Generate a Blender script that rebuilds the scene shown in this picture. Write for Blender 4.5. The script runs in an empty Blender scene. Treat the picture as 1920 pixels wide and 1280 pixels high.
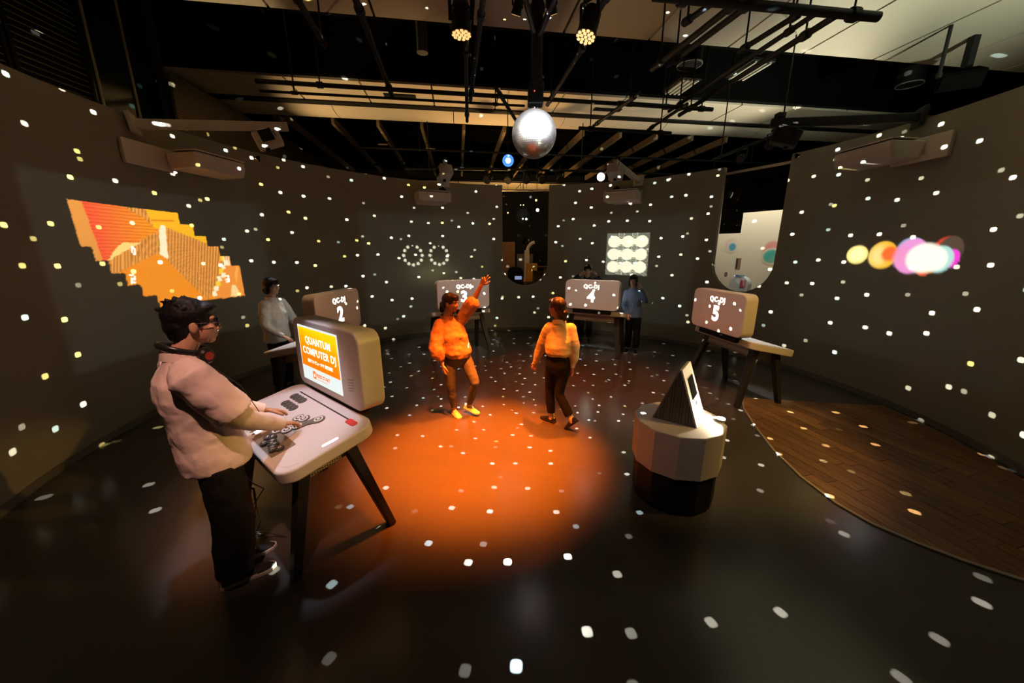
import bpy, bmesh, math, random
import numpy as np
from mathutils import Vector, Matrix

random.seed(7)
sc = bpy.context.scene
col = sc.collection
PI = math.pi
R_ = math.radians

# ------------------------------------------------------------------ camera, world, exposure
cam = bpy.data.cameras.new('camera')
cam.sensor_width = 36.0
cam.lens = 679.0 / 1920.0 * 36.0
cam.clip_start = 0.02
cam_o = bpy.data.objects.new('camera', cam)
col.objects.link(cam_o)
cam_o.location = (0, 0, 1.95)
cam_o.rotation_euler = (R_(90 - 13.8), 0, 0)
sc.camera = cam_o

world = bpy.data.worlds.new('world')
sc.world = world
world.use_nodes = True
world.node_tree.nodes['Background'].inputs[0].default_value = (1.0, 0.85, 0.62, 1)
world.node_tree.nodes['Background'].inputs[1].default_value = 0.003

vs = sc.view_settings
vs.view_transform = 'Standard'
vs.look = 'None'
vs.gamma = 1.0
vs.use_curve_mapping = False
vs.exposure = 0.0
try:
    sc.cycles.use_denoising = True
    sc.cycles.max_bounces = 5
    sc.cycles.diffuse_bounces = 3
    sc.cycles.glossy_bounces = 3
    sc.cycles.transparent_max_bounces = 12
    sc.cycles.caustics_reflective = False
    sc.cycles.caustics_refractive = False
    sc.cycles.sample_clamp_indirect = 3.0
except Exception:
    pass

# light levels (watts) and colours, tuned together
P_BALL = 7800.0
P_ORANGE = 3900.0
P_ORANGE2 = 3000.0
P_AMBER = 250.0
P_CONSOLE = 150.0
P_FILL = 0.6
P_UP_WARM = 560.0
P_UP_COOL = 660.0
P_IMAGE = 260.0
C_ORANGE = (1.0, 0.16, 0.008)
C_AMBER = (1.0, 0.58, 0.13)
P_TABLE = 200.0
C_WARM = (1.0, 0.72, 0.40)

CX, CY, RW, HW = 0.25, 4.55, 4.68, 3.5     # the round room: centre, radius, wall height
BALL = Vector((0.25, 4.55, 3.25))
GA = R_(8.2)                                # the ceiling grid is turned a little
def grid(u, w, z=0.0):
    return Vector((u * math.cos(GA) - w * math.sin(GA), u * math.sin(GA) + w * math.cos(GA), z))
def top_z(x, y):
    # height of whatever closes the room above a point: a soffit or the black ceiling
    u, w = x * math.cos(GA) + y * math.sin(GA), -x * math.sin(GA) + y * math.cos(GA)
    if (2.9 <= w <= 5.92 and u > -3.6) or (7.92 <= w <= 8.92 and u > -5.6):
        return 4.995
    if (9.1 <= w <= 10.2 and u > -5.2) or (1.9 <= w <= 2.85 and u > 1.8):
        return 4.975
    return 6.645
def ring(theta, r, z=0.0):
    a = R_(theta)
    return Vector((CX + r * math.cos(a), CY + r * math.sin(a), z))
def lin(r, g, b):
    f = lambda c: (c / 255.0 / 12.92) if c <= 10 else ((c / 255.0 + 0.055) / 1.055) ** 2.4
    return (f(r), f(g), f(b))

# ------------------------------------------------------------------ materials
MATS = {}
def mat(name, color, rough=0.5, metal=0.0, noise=0.0, scale=8.0, bump=0.0, bscale=60.0, emit=None, estr=0.0, coat=0.0, spec=0.5):
    if name in MATS:
        return MATS[name]
    m = bpy.data.materials.new(name)
    m.use_nodes = True
    nt = m.node_tree
    b = nt.nodes['Principled BSDF']
    b.inputs['Base Color'].default_value = (*color, 1)
    b.inputs['Roughness'].default_value = rough
    b.inputs['Metallic'].default_value = metal
    b.inputs['Specular IOR Level'].default_value = spec
    if coat:
        b.inputs['Coat Weight'].default_value = coat
    if emit is not None:
        b.inputs['Emission Color'].default_value = (*emit, 1)
        b.inputs['Emission Strength'].default_value = estr
    tc = nt.nodes.new('ShaderNodeTexCoord')
    if noise > 0:
        n = nt.nodes.new('ShaderNodeTexNoise')
        n.inputs['Scale'].default_value = scale
        n.inputs['Detail'].default_value = 5
        nt.links.new(tc.outputs['Object'], n.inputs['Vector'])
        mx = nt.nodes.new('ShaderNodeMix')
        mx.data_type = 'RGBA'
        mx.inputs['A'].default_value = (*[c * (1 - noise) for c in color], 1)
        mx.inputs['B'].default_value = (*[min(1, c * (1 + noise)) for c in color], 1)
        nt.links.new(n.outputs['Fac'], mx.inputs['Factor'])
        nt.links.new(mx.outputs['Result'], b.inputs['Base Color'])
    if bump > 0:
        n2 = nt.nodes.new('ShaderNodeTexNoise')
        n2.inputs['Scale'].default_value = bscale
        n2.inputs['Detail'].default_value = 3
        nt.links.new(tc.outputs['Object'], n2.inputs['Vector'])
        bp = nt.nodes.new('ShaderNodeBump')
        bp.inputs['Strength'].default_value = bump
        bp.inputs['Distance'].default_value = 0.02
        nt.links.new(n2.outputs['Fac'], bp.inputs['Height'])
        nt.links.new(bp.outputs['Normal'], b.inputs['Normal'])
    MATS[name] = m
    return m

def emis(name, color, strength):
    return mat(name, (0.02, 0.02, 0.02), 0.4, emit=color, estr=strength)

def perforated(name, c_plate, c_hole, scale):
    if name in MATS:
        return MATS[name]
    m = mat(name, c_plate, 0.4, 0.3)
    nt = m.node_tree
    b = nt.nodes['Principled BSDF']
    tc = nt.nodes.new('ShaderNodeTexCoord')
    v = nt.nodes.new('ShaderNodeTexVoronoi')
    v.inputs['Scale'].default_value = scale
    v.inputs['Randomness'].default_value = 0.0
    nt.links.new(tc.outputs['Object'], v.inputs['Vector'])
    cr = nt.nodes.new('ShaderNodeValToRGB')
    cr.color_ramp.elements[0].position = 0.34
    cr.color_ramp.elements[0].color = (*c_hole, 1)
    cr.color_ramp.elements[1].position = 0.40
    cr.color_ramp.elements[1].color = (*c_plate, 1)
    nt.links.new(v.outputs['Distance'], cr.inputs['Fac'])
    nt.links.new(cr.outputs['Color'], b.inputs['Base Color'])
    return m

def glass_pane(name):
    if name in MATS:
        return MATS[name]
    m = bpy.data.materials.new(name)
    m.use_nodes = True
    nt = m.node_tree
    for n in list(nt.nodes):
        nt.nodes.remove(n)
    out = nt.nodes.new('ShaderNodeOutputMaterial')
    mx = nt.nodes.new('ShaderNodeMixShader')
    fr = nt.nodes.new('ShaderNodeFresnel')
    fr.inputs['IOR'].default_value = 1.5
    tr = nt.nodes.new('ShaderNodeBsdfTransparent')
    tr.inputs['Color'].default_value = (0.9, 0.92, 0.9, 1)
    gl = nt.nodes.new('ShaderNodeBsdfGlossy')
    gl.inputs['Roughness'].default_value = 0.02
    nt.links.new(fr.outputs[0], mx.inputs[0])
    nt.links.new(tr.outputs[0], mx.inputs[1])
    nt.links.new(gl.outputs[0], mx.inputs[2])
    nt.links.new(mx.outputs[0], out.inputs[0])
    MATS[name] = m
    return m

# ------------------------------------------------------------------ mesh builder
class G:
    def __init__(self):
        self.v = []
        self.f = []
    def add(self, vs_, fs_, M=None):
        n = len(self.v)
        for p in vs_:
            p = Vector(p)
            self.v.append(M @ p if M is not None else p)
        for f in fs_:
            self.f.append(tuple(i + n for i in f))
        return self
    def box(self, c, s, M=None):
        x, y, z = s[0] / 2, s[1] / 2, s[2] / 2
        vs_ = [(c[0] + a * x, c[1] + b * y, c[2] + d * z) for d in (-1, 1) for b in (-1, 1) for a in (-1, 1)]
        return self.add(vs_, [(0, 2, 3, 1), (4, 5, 7, 6), (0, 1, 5, 4), (2, 6, 7, 3), (0, 4, 6, 2), (1, 3, 7, 5)], M)
    def bar(self, p0, p1, w0, d0, w1=None, d1=None, side=None, M=None):
        # a straight bar of rectangular section that may taper
        p0 = Vector(p0); p1 = Vector(p1)
        w1 = w0 if w1 is None else w1
        d1 = d0 if d1 is None else d1
        ax = (p1 - p0).normalized()
        s = Vector(side) if side is not None else (Vector((0, 0, 1)) if abs(ax.z) < 0.9 else Vector((1, 0, 0)))
        b = ax.cross(s).normalized()
        s = b.cross(ax).normalized()
        vs_ = []
        for p, w, d in ((p0, w0, d0), (p1, w1, d1)):
            for a, e in ((-1, -1), (1, -1), (1, 1), (-1, 1)):
                vs_.append(p + s * (a * w / 2) + b * (e * d / 2))
        return self.add(vs_, [(0, 1, 2, 3), (7, 6, 5, 4), (0, 4, 5, 1), (1, 5, 6, 2), (2, 6, 7, 3), (3, 7, 4, 0)], M)
    def tube(self, pts, rad, n=10, cap=True, M=None, flat=None):
        # rings along a path, radius may be a list; flat = (axis, factor) squashes the section along an axis
        pts = [Vector(p) for p in pts]
        k = len(pts)
        rs = rad if isinstance(rad, (list, tuple)) else [rad] * k
        vs_, fs_ = [], []
        prev = None
        for i, p in enumerate(pts):
            a = pts[max(0, i - 1)]
            b = pts[min(k - 1, i + 1)]
            t = (b - a)
            t = t.normalized() if t.length > 1e-9 else Vector((0, 0, 1))
            if prev is None:
                u = t.orthogonal().normalized()
            else:
                u = (prev - t * prev.dot(t))
                u = u.normalized() if u.length > 1e-6 else t.orthogonal().normalized()
            prev = u
            w = t.cross(u)
            r = rs[i]
            for j in range(n):
                an = 2 * PI * j / n
                q = u * math.cos(an) * r + w * math.sin(an) * r
                if flat is not None:
                    ax = Vector(flat[0])
                    q = q - ax * q.dot(ax) * (1 - flat[1])
                vs_.append(p + q)
        for i in range(k - 1):
            for j in range(n):
                j2 = (j + 1) % n
                fs_.append((i * n + j, i * n + j2, (i + 1) * n + j2, (i + 1) * n + j))
        if cap:
            fs_.append(tuple(range(n - 1, -1, -1)))
            fs_.append(tuple((k - 1) * n + j for j in range(n)))
        return self.add(vs_, fs_, M)
    def loft(self, rings, M=None, cap=True):
        n = len(rings[0])
        vs_ = [p for r in rings for p in r]
        fs_ = []
        for i in range(len(rings) - 1):
            for j in range(n):
                j2 = (j + 1) % n
                fs_.append((i * n + j, i * n + j2, (i + 1) * n + j2, (i + 1) * n + j))
        if cap:
            fs_.append(tuple(range(n - 1, -1, -1)))
            fs_.append(tuple((len(rings) - 1) * n + j for j in range(n)))
        return self.add(vs_, fs_, M)
    def ell(self, c, r, M=None, n=16, m=10, axes=None):
        c = Vector(c)
        A = axes if axes is not None else (Vector((1, 0, 0)), Vector((0, 1, 0)), Vector((0, 0, 1)))
        vs_, fs_ = [], []
        vs_.append(c - A[2] * r[2])
        for i in range(1, m):
            la = -PI / 2 + PI * i / m
            for j in range(n):
                lo = 2 * PI * j / n
                vs_.append(c + A[0] * (r[0] * math.cos(la) * math.cos(lo)) + A[1] * (r[1] * math.cos(la) * math.sin(lo)) + A[2] * (r[2] * math.sin(la)))
        vs_.append(c + A[2] * r[2])
        for j in range(n):
            j2 = (j + 1) % n
            fs_.append((0, 1 + j2, 1 + j))
            fs_.append((len(vs_) - 1, 1 + (m - 2) * n + j, 1 + (m - 2) * n + j2))
        for i in range(m - 2):
            for j in range(n):
                j2 = (j + 1) % n
                fs_.append((1 + i * n + j, 1 + i * n + j2, 1 + (i + 1) * n + j2, 1 + (i + 1) * n + j))
        return self.add(vs_, fs_, M)
    def prism(self, poly, z0, z1, M=None):
        # poly in the local xy plane (counter-clockwise), extruded along local z
        n = len(poly)
        vs_ = [(p[0], p[1], z0) for p in poly] + [(p[0], p[1], z1) for p in poly]
        fs_ = [tuple(range(n - 1, -1, -1)), tuple(range(n, 2 * n))]
        for i in range(n):
            j = (i + 1) % n
            fs_.append((i, j, n + j, n + i))
        return self.add(vs_, fs_, M)
    def obj(self, name, m, parent=None, smooth=False, bevel=0.0, seg=2, kind=None, world=True, label=None):
        me = bpy.data.meshes.new(name)
        vs_ = self.v
        if parent is not None and world:
            P = parent.matrix_basis
            q = parent.parent
            while q is not None:
                P = q.matrix_basis @ P
                q = q.parent
            I = P.inverted()
            vs_ = [I @ p for p in vs_]
        me.from_pydata([tuple(p) for p in vs_], [], self.f)
        me.update()
        if m is not None:
            me.materials.append(m)
        if smooth:
            me.polygons.foreach_set('use_smooth', [True] * len(me.polygons))
            if smooth != 'all':
                me.set_sharp_from_angle(angle=R_(38))
        o = bpy.data.objects.new(name, me)
        col.objects.link(o)
        if parent is not None:
            o.parent = parent
        if bevel > 0:
            b = o.modifiers.new('bevel', 'BEVEL')
            b.width = bevel
            b.segments = seg
            b.limit_method = 'ANGLE'
            b.angle_limit = R_(40)
        if kind:
            o['kind'] = kind
        if label:
            o['label'] = label
        return o

def rrect(w, h, r, n=7):
    pts = []
    for cx, cy, a0 in ((w / 2 - r, h / 2 - r, 0), (-w / 2 + r, h / 2 - r, 90), (-w / 2 + r, -h / 2 + r, 180), (w / 2 - r, -h / 2 + r, 270)):
        for i in range(n + 1):
            a = R_(a0 + 90 * i / n)
            pts.append((cx + r * math.cos(a), cy + r * math.sin(a)))
    return pts
def circ(r, n=24, cx=0.0, cy=0.0):
    return [(cx + r * math.cos(2 * PI * i / n), cy + r * math.sin(2 * PI * i / n)) for i in range(n)]

def tag(o, label, cat, group=None):
    o['label'] = label
    o['category'] = cat
    if group:
        o['group'] = group
    return o
def thing(name, label, cat, loc=(0, 0, 0), rotz=0.0, group=None):
    o = bpy.data.objects.new(name, None)
    o.empty_display_size = 0.1
    col.objects.link(o)
    o.location = loc
    o.rotation_euler = (0, 0, rotz)
    tag(o, label, cat, group)
    return o
def frame(origin, zdir, up=(0, 0, 1)):
    # matrix whose local z runs along zdir
    z = Vector(zdir).normalized()
    up = Vector(up)
    if abs(z.dot(up)) > 0.98:
        up = Vector((0, 1, 0))
    x = up.cross(z).normalized()
    y = z.cross(x)
    M = Matrix(((x.x, y.x, z.x, 0), (x.y, y.y, z.y, 0), (x.z, y.z, z.z, 0), (0, 0, 0, 1)))
    return Matrix.Translation(Vector(origin)) @ M

def text_geo(s, size, offset=0.0, extrude=0.001, align='CENTER', space=1.0):
    c = bpy.data.curves.new('lettering', 'FONT')
    c.body = s
    c.size = size
    c.align_x = align
    c.align_y = 'CENTER'
    c.offset = offset
    c.space_character = space
    c.extrude = extrude
    c.resolution_u = 3
    o = bpy.data.objects.new('lettering', c)
    col.objects.link(o)
    dg = bpy.context.evaluated_depsgraph_get()
    me = bpy.data.meshes.new_from_object(o.evaluated_get(dg))
    bpy.data.objects.remove(o)
    bpy.data.curves.remove(c)
    g = G()
    g.v = [v.co.copy() for v in me.vertices]
    g.f = [tuple(p.vertices) for p in me.polygons]
    bpy.data.meshes.remove(me)
    return g
def moved(g, M):
    g.v = [M @ p for p in g.v]
    return g

def weigh(l, imp):
    # same light, but its sampling weight is imp times larger
    l.energy *= imp
    l.use_nodes = True
    l.node_tree.nodes['Emission'].inputs['Strength'].default_value = 1.0 / imp
def spot(name, loc, target, power, color, angle, blend=0.3, radius=0.04, parent=None, imp=1.0):
    l = bpy.data.lights.new(name, 'SPOT')
    l.energy = power
    l.color = color
    l.spot_size = R_(angle)
    l.spot_blend = blend
    l.shadow_soft_size = radius
    if imp != 1.0:
        weigh(l, imp)
    o = bpy.data.objects.new(name, l)
    col.objects.link(o)
    d = Vector(target) - Vector(loc)
    Mw = Matrix.Translation(Vector(loc)) @ d.to_track_quat('-Z', 'Y').to_matrix().to_4x4()
    if parent is not None:
        P = parent.matrix_basis
        o.parent = parent
        Mw = P.inverted() @ Mw
    o.matrix_basis = Mw
    return o

# ------------------------------------------------------------------ common materials
WALL = mat('wall_paint', (0.28, 0.255, 0.19), 0.75, noise=0.06, scale=1.5)
WHITE = mat('white_lacquer', (0.72, 0.66, 0.62), 0.42, noise=0.03, scale=3)
WHITE2 = mat('white_plastic', (0.66, 0.62, 0.56), 0.5, noise=0.04, scale=5)
BLACK = mat('black_paint', (0.008, 0.008, 0.008), 0.55, noise=0.2, spec=0.3)
BLACKM = mat('black_metal', (0.007, 0.007, 0.007), 0.6, 0.0, noise=0.2, spec=0.3)
DARK = mat('dark_grey', (0.035, 0.034, 0.032), 0.6, noise=0.2)
LEGM = mat('leg_dark', (0.022, 0.021, 0.02), 0.5, noise=0.2)
CEIL = mat('ceiling_panel_cream', (0.55, 0.50, 0.40), 0.7, noise=0.05, scale=2)
CHROME = mat('chrome', (0.7, 0.7, 0.7), 0.15, 1.0)
DULL_BLACK = mat('dull_black', (0.004, 0.004, 0.004), 0.9, spec=0.0, noise=0.2)  # no sheen; puts the recess shade into the soffit sides and speaker
RUBBER = mat('rubber', (0.01, 0.01, 0.01), 0.7)
GREYM = mat('grey_metal', (0.25, 0.24, 0.22), 0.45, 0.7)

# ------------------------------------------------------------------ floor
def floor_material():
    m = bpy.data.materials.new('dark_vinyl_floor')
    m.use_nodes = True
    nt = m.node_tree
    b = nt.nodes['Principled BSDF']
    tc = nt.nodes.new('ShaderNodeTexCoord')
    n = nt.nodes.new('ShaderNodeTexNoise')
    n.inputs['Scale'].default_value = 1.3
    n.inputs['Detail'].default_value = 6
    nt.links.new(tc.outputs['Object'], n.inputs['Vector'])
    cr = nt.nodes.new('ShaderNodeValToRGB')
    cr.color_ramp.elements[0].color = (0.060, 0.055, 0.050, 1)
    cr.color_ramp.elements[1].color = (0.078, 0.072, 0.066, 1)
    nt.links.new(n.outputs['Fac'], cr.inputs['Fac'])
    nt.links.new(cr.outputs['Color'], b.inputs['Base Color'])
    mr = nt.nodes.new('ShaderNodeMapRange')
    mr.inputs['To Min'].default_value = 0.16
    mr.inputs['To Max'].default_value = 0.27
    nt.links.new(n.outputs['Fac'], mr.inputs['Value'])
    nt.links.new(mr.outputs[0], b.inputs['Roughness'])
    n2 = nt.nodes.new('ShaderNodeTexNoise')
    n2.inputs['Scale'].default_value = 5.0
    n2.inputs['Detail'].default_value = 2
    nt.links.new(tc.outputs['Object'], n2.inputs['Vector'])
    bp = nt.nodes.new('ShaderNodeBump')
    bp.inputs['Strength'].default_value = 0.03
    bp.inputs['Distance'].default_value = 0.05
    nt.links.new(n2.outputs['Fac'], bp.inputs['Height'])
    nt.links.new(bp.outputs['Normal'], b.inputs['Normal'])
    return m
FLOORM = floor_material()
floor = G().box((0, 8, -0.05), (34, 34, 0.1)).obj('floor', FLOORM, kind='structure')
floor['label'] = 'dark glossy vinyl floor of the round room'

# the timber floor at the right edge: single planks inside a curved edge strip
def wood_mat(i):
    nm = 'timber_%d' % i
    c = [(0.30, 0.15, 0.05), (0.25, 0.12, 0.04), (0.36, 0.19, 0.07), (0.21, 0.10, 0.035)][i]
    m = bpy.data.materials.new(nm)
    m.use_nodes = True
    nt = m.node_tree
    b = nt.nodes['Principled BSDF']
    b.inputs['Roughness'].default_value = 0.38
    tc = nt.nodes.new('ShaderNodeTexCoord')
    mp = nt.nodes.new('ShaderNodeMapping')
    mp.inputs['Scale'].default_value = (14, 1.2, 1)
    n = nt.nodes.new('ShaderNodeTexNoise')
    n.inputs['Scale'].default_value = 3
    n.inputs['Detail'].default_value = 6
    n.inputs['Distortion'].default_value = 1.2
    nt.links.new(tc.outputs['Object'], mp.inputs[0])
    nt.links.new(mp.outputs[0], n.inputs['Vector'])
    cr = nt.nodes.new('ShaderNodeValToRGB')
    cr.color_ramp.elements[0].position = 0.3
    cr.color_ramp.elements[0].color = (*[x * 0.45 for x in c], 1)
    cr.color_ramp.elements[1].position = 0.7
    cr.color_ramp.elements[1].color = (*c, 1)
    nt.links.new(n.outputs['Fac'], cr.inputs['Fac'])
    nt.links.new(cr.outputs['Color'], b.inputs['Base Color'])
    return m
WOODS = [wood_mat(i) for i in range(4)]
edge = [(3.16, 4.65), (2.98, 4.30), (2.81, 3.82), (2.66, 3.30), (2.59, 2.85), (2.60, 2.50), (2.67, 2.28), (2.80, 2.10), (2.95, 1.95), (3.15, 1.80), (3.45, 1.62), (3.85, 1.45)]
outer = [tuple(ring(t, 4.60).xy) for t in range(-38, 1, 3)]
region = edge + outer                      # left curve downwards, then up along the wall
def clip(poly, a, b, c):                   # keep a*x + b*y <= c
    out = []
    for i in range(len(poly)):
        p, q = poly[i], poly[(i + 1) % len(poly)]
        dp, dq = a * p[0] + b * p[1] - c, a * q[0] + b * q[1] - c
        if dp <= 0:
            out.append(p)
        if (dp < 0 < dq) or (dq < 0 < dp):
            t = dp / (dp - dq)
            out.append((p[0] + (q[0] - p[0]) * t, p[1] + (q[1] - p[1]) * t))
    return out
wood = thing('timber_floor', 'lit brown timber plank floor with a curved pale edge at the right', 'timber floor', (3.6, 2.8, 0))
wa = R_(14)                                # the planks follow the wall there
ux, uy = math.cos(wa), math.sin(wa)
vx, vy = -uy, ux
k = 0
s0 = -0.4
while s0 < 6.4:
    strip = clip(clip(region, ux, uy, s0 + 0.116), -ux, -uy, -s0)
    if len(strip) > 2:
        t0 = min(vx * p[0] + vy * p[1] for p in strip) - random.random() * 0.9
        t1 = max(vx * p[0] + vy * p[1] for p in strip)
        while t0 < t1:
            pc = clip(clip(strip, vx, vy, t0 + 0.995), -vx, -vy, -t0) if strip else []
            if len(pc) > 2:
                G().prism(pc, 0.0, 0.011 + 0.0015 * random.random()).obj('plank', WOODS[random.randrange(4)], wood)
            t0 += 1.0
    s0 += 0.12
# edge strip
eg = G()
rin, rout = [], []
for i, p in enumerate(edge):
    a = Vector((*edge[max(0, i - 1)], 0)); b = Vector((*edge[min(len(edge) - 1, i + 1)], 0))
    t = (b - a).normalized()
    nrm = Vector((t.y, -t.x, 0))
    w = 0.012 + 0.02 * i / len(edge)
    pp = Vector((*p, 0))
    q0, q1 = pp + nrm * 0.0, pp + nrm * w
    rin.append(q0); rout.append(q1)
rings = [[a + Vector((0, 0, 0.0)), b + Vector((0, 0, 0.0)), b + Vector((0, 0, 0.011)), a + Vector((0, 0, 0.014))] for a, b in zip(rin, rout)]
eg.loft(rings)
eg.obj('edge_strip', mat('pale_edge', (0.45, 0.40, 0.36), 0.4), wood, label='thin pale metal edge strip')

# ------------------------------------------------------------------ round wall with two U-shaped openings
SLOTS = [(89.1, 6.8, 1.14), (30.3, 6.75, 1.23)]
def wall_top(t):
    for c, h, zb in SLOTS:
        if abs(t - c) < h - 1e-6:
            rr = R_(h) * RW
            x = R_(t - c) * RW
            return zb + rr - math.sqrt(max(0, rr * rr - x * x))
    return HW
def wall_piece(name, t0, t1, label):
    ts = [t0 + (t1 - t0) * i / max(1, round(abs(t1 - t0) / 1.5)) for i in range(round(abs(t1 - t0) / 1.5) + 1)]
    cols_ = []
    for t in ts:
        if not any(abs(t - c) <= h for c, h, zb in SLOTS):
            cols_.append((t, HW))
    lo, hi = min(t0, t1), max(t0, t1)
    for c, h, zb in SLOTS:
        for j in range(33):
            s = -math.cos(PI * j / 32)
            t = c + s * h
            if lo - 1e-6 <= t <= hi + 1e-6:
                rr = R_(h) * RW
                cols_.append((t, zb + rr * (1 - math.sqrt(max(0, 1 - s * s)))))
        for sgn in (-1, 1):
            if lo <= c + sgn * h <= hi:
                cols_.append((c + sgn * h + sgn * 1e-4, HW))
    cols_.sort()
    g = G()
    vs_, fs_ = [], []
    for t, h in cols_:
        for r in (RW, RW + 0.12):
            for z in (0.0, 0.5 * min(h, 1.2), h):
                vs_.append(ring(t, r, z))
    n = len(cols_)
    for i in range(n - 1):
        a, b = i * 6, (i + 1) * 6
        for q in (0, 1):
            fs_.append((a + q, a + q + 1, b + q + 1, b + q))
            fs_.append((b + 3 + q, b + 3 + q + 1, a + 3 + q + 1, a + 3 + q))
        fs_.append((a + 2, a + 5, b + 5, b + 2))
        fs_.append((a + 0, b + 0, b + 3, a + 3))
    for a in (0, (n - 1) * 6):
        fs_.append((a, a + 3, a + 4, a + 1))
        fs_.append((a + 1, a + 4, a + 5, a + 2))
    g.add(vs_, fs_)
    o = g.obj(name, WALL, kind='structure', smooth=True)
    o['label'] = label
    return o
wall_piece('wall_left', 89.1, 236, 'curved grey wall of the round room, left side')
wall_piece('wall_back', 30.3, 89.1, 'curved grey wall between the two U-shaped openings')
wall_piece('wall_right', -56, 30.3, 'curved grey wall of the round room, right side')
def base_piece(name, t0, t1):
    n = int((t1 - t0) / 2) + 1
    rings = []
    for i in range(n + 1):
        t = t0 + (t1 - t0) * i / n
        rings.append([ring(t, RW - 0.014, 0.0), ring(t, RW - 0.001, 0.0), ring(t, RW - 0.001, 0.07), ring(t, RW - 0.011, 0.07)])
    o = G().loft(rings).obj(name, mat('baseboard_paint', (0.13, 0.115, 0.09), 0.6), kind='structure')
    o['label'] = 'low dark baseboard along the curved wall'
base_piece('baseboard_left', 89, 236)
base_piece('baseboard_back', 30.3, 89)
base_piece('baseboard_right', -56, 30.3)
# glass in the openings and a slim bar across the top of each
for k, (c, h, zb) in enumerate(SLOTS):
    rr = R_(h) * RW
    pts = [(rr, 3.38)] + [(-rr, 3.38)] + [(-rr * math.cos(a), zb + rr - rr * math.sin(a)) for a in [PI * i / 24 for i in range(25)]]
    ctr = ring(c, RW + 0.06, 0)
    a = R_(c)
    M = Matrix(((-math.sin(a), 0, math.cos(a), ctr.x), (math.cos(a), 0, math.sin(a), ctr.y), (0, 1, 0, 0), (0, 0, 0, 1)))
    o = G().prism(pts, -0.004, 0.004, M).obj('window_%d' % (k + 1), glass_pane('clear_glass'), kind='structure')
    o['label'] = ['glass pane in the middle U-shaped opening', 'glass pane in the right U-shaped opening'][k]
    t = G().box((0, 3.395, 0), (2 * rr + 0.02, 0.025, 0.11), M).obj('trim_%d' % (k + 1), mat('trim_cream', (0.6, 0.5, 0.36), 0.5), kind='structure')
    t['label'] = ['slim cream bar across the top of the middle opening', 'slim cream bar across the top of the right opening'][k]

# ------------------------------------------------------------------ the building around the round room
GX = Matrix(((math.cos(GA), -math.sin(GA), 0, 0), (math.sin(GA), math.cos(GA), 0, 0), (0, 0, 1, 0), (0, 0, 0, 1)))
o = G().box((0, 9, 6.75), (36, 34, 0.2), GX).obj('ceiling', DULL_BLACK, kind='structure')
o['label'] = 'black ceiling high above the round room'
HALL = mat('hall_dark', (0.012, 0.0115, 0.011), 0.8, noise=0.2)
G().box((0, 24, 3.3), (36, 0.3, 7), GX).obj('wall_hall_back', HALL, kind='structure')
G().box((-9.2, 9, 3.3), (0.3, 34, 7)).obj('wall_hall_left', HALL, kind='structure')
G().box((14, 9, 3.3), (0.3, 34, 7)).obj('wall_hall_right', HALL, kind='structure')
G().box((0, -4.5, 3.3), (36, 0.3, 7)).obj('wall_hall_front', HALL, kind='structure')

# cream soffits: rows of separate panels
def soffit(label, w0, w1, z, u0, u1, pw, sides=True, m=CEIL):
    t = thing('ceiling_soffit', label, 'soffit', grid((u0 + u1) / 2, (w0 + w1) / 2, z))
    u = u0
    while u < u1:
        e = min(u + pw, u1)
        G().box(((u + e) / 2, (w0 + w1) / 2, z + 0.02 + 0.003 * random.random()), (e - u - 0.034, w1 - w0, 0.04), GX).obj('panel', m, t)
        u = e
    G().box(((u0 + u1) / 2, (w0 + w1) / 2, z + 0.07), (u1 - u0, w1 - w0 - 0.02, 0.05), GX).obj('backing', BLACK, t)
    if sides:
        for w in (w0 + 0.02, w1 - 0.02):
            G().box(((u0 + u1) / 2, w, z + 0.87), (u1 - u0, 0.03, 1.55), GX).obj('side_board', DULL_BLACK, t)
    return t
sofA = soffit('cream panelled soffit across the very top of the picture', 2.9, 5.92, 5.0, -3.6, 12.0, 1.3)
sofB = soffit('cream panelled soffit above the mirror ball', 7.92, 8.92, 5.0, -5.6, 12.0, 1.3)
sofC = soffit('distant warm lit soffit behind the back wall', 16.2, 17.6, 4.75, -9, 12, 1.3, sides=False)
# the rounded soffit beside the second row
def round_soffit(w0, w1, z, u0, u1, label):
    t = thing('round_soffit', label, 'soffit', grid((u0 + u1) / 2, (w0 + w1) / 2, z))
    u = u0
    prof = []
    wc, hw = (w0 + w1) / 2, (w1 - w0) / 2
    for i in range(13):
        a = PI * i / 12
        prof.append((wc + hw * math.cos(a), z + 0.30 - 0.34 * math.sin(a) ** 0.8))
    n = 0
    while u < u1:
        e = min(u + 2.6, u1)
        rings = []
        for q in (u + 0.008, e - 0.008):
            rings.append([GX @ Vector((q, p[0], p[1])) for p in prof] + [GX @ Vector((q, wc - hw, z + 1.6)), GX @ Vector((q, wc + hw, z + 1.6))])
        G().loft(rings).obj('shell', CEIL, t, smooth=True)
        u = e
    return t
G().box((3.2, 8.99, 5.0), (17.6, 0.20, 0.05), GX).obj('shade_strip', BLACK, sofB)  # black strip standing in for the shade between the soffits
round_soffit(9.10, 10.2, 5.0, -5.2, 12.0, 'long rounded cream soffit behind the mirror ball')
round_soffit(1.9, 2.85, 5.0, 1.8, 12.0, 'rounded cream soffit at the top right corner')

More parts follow.
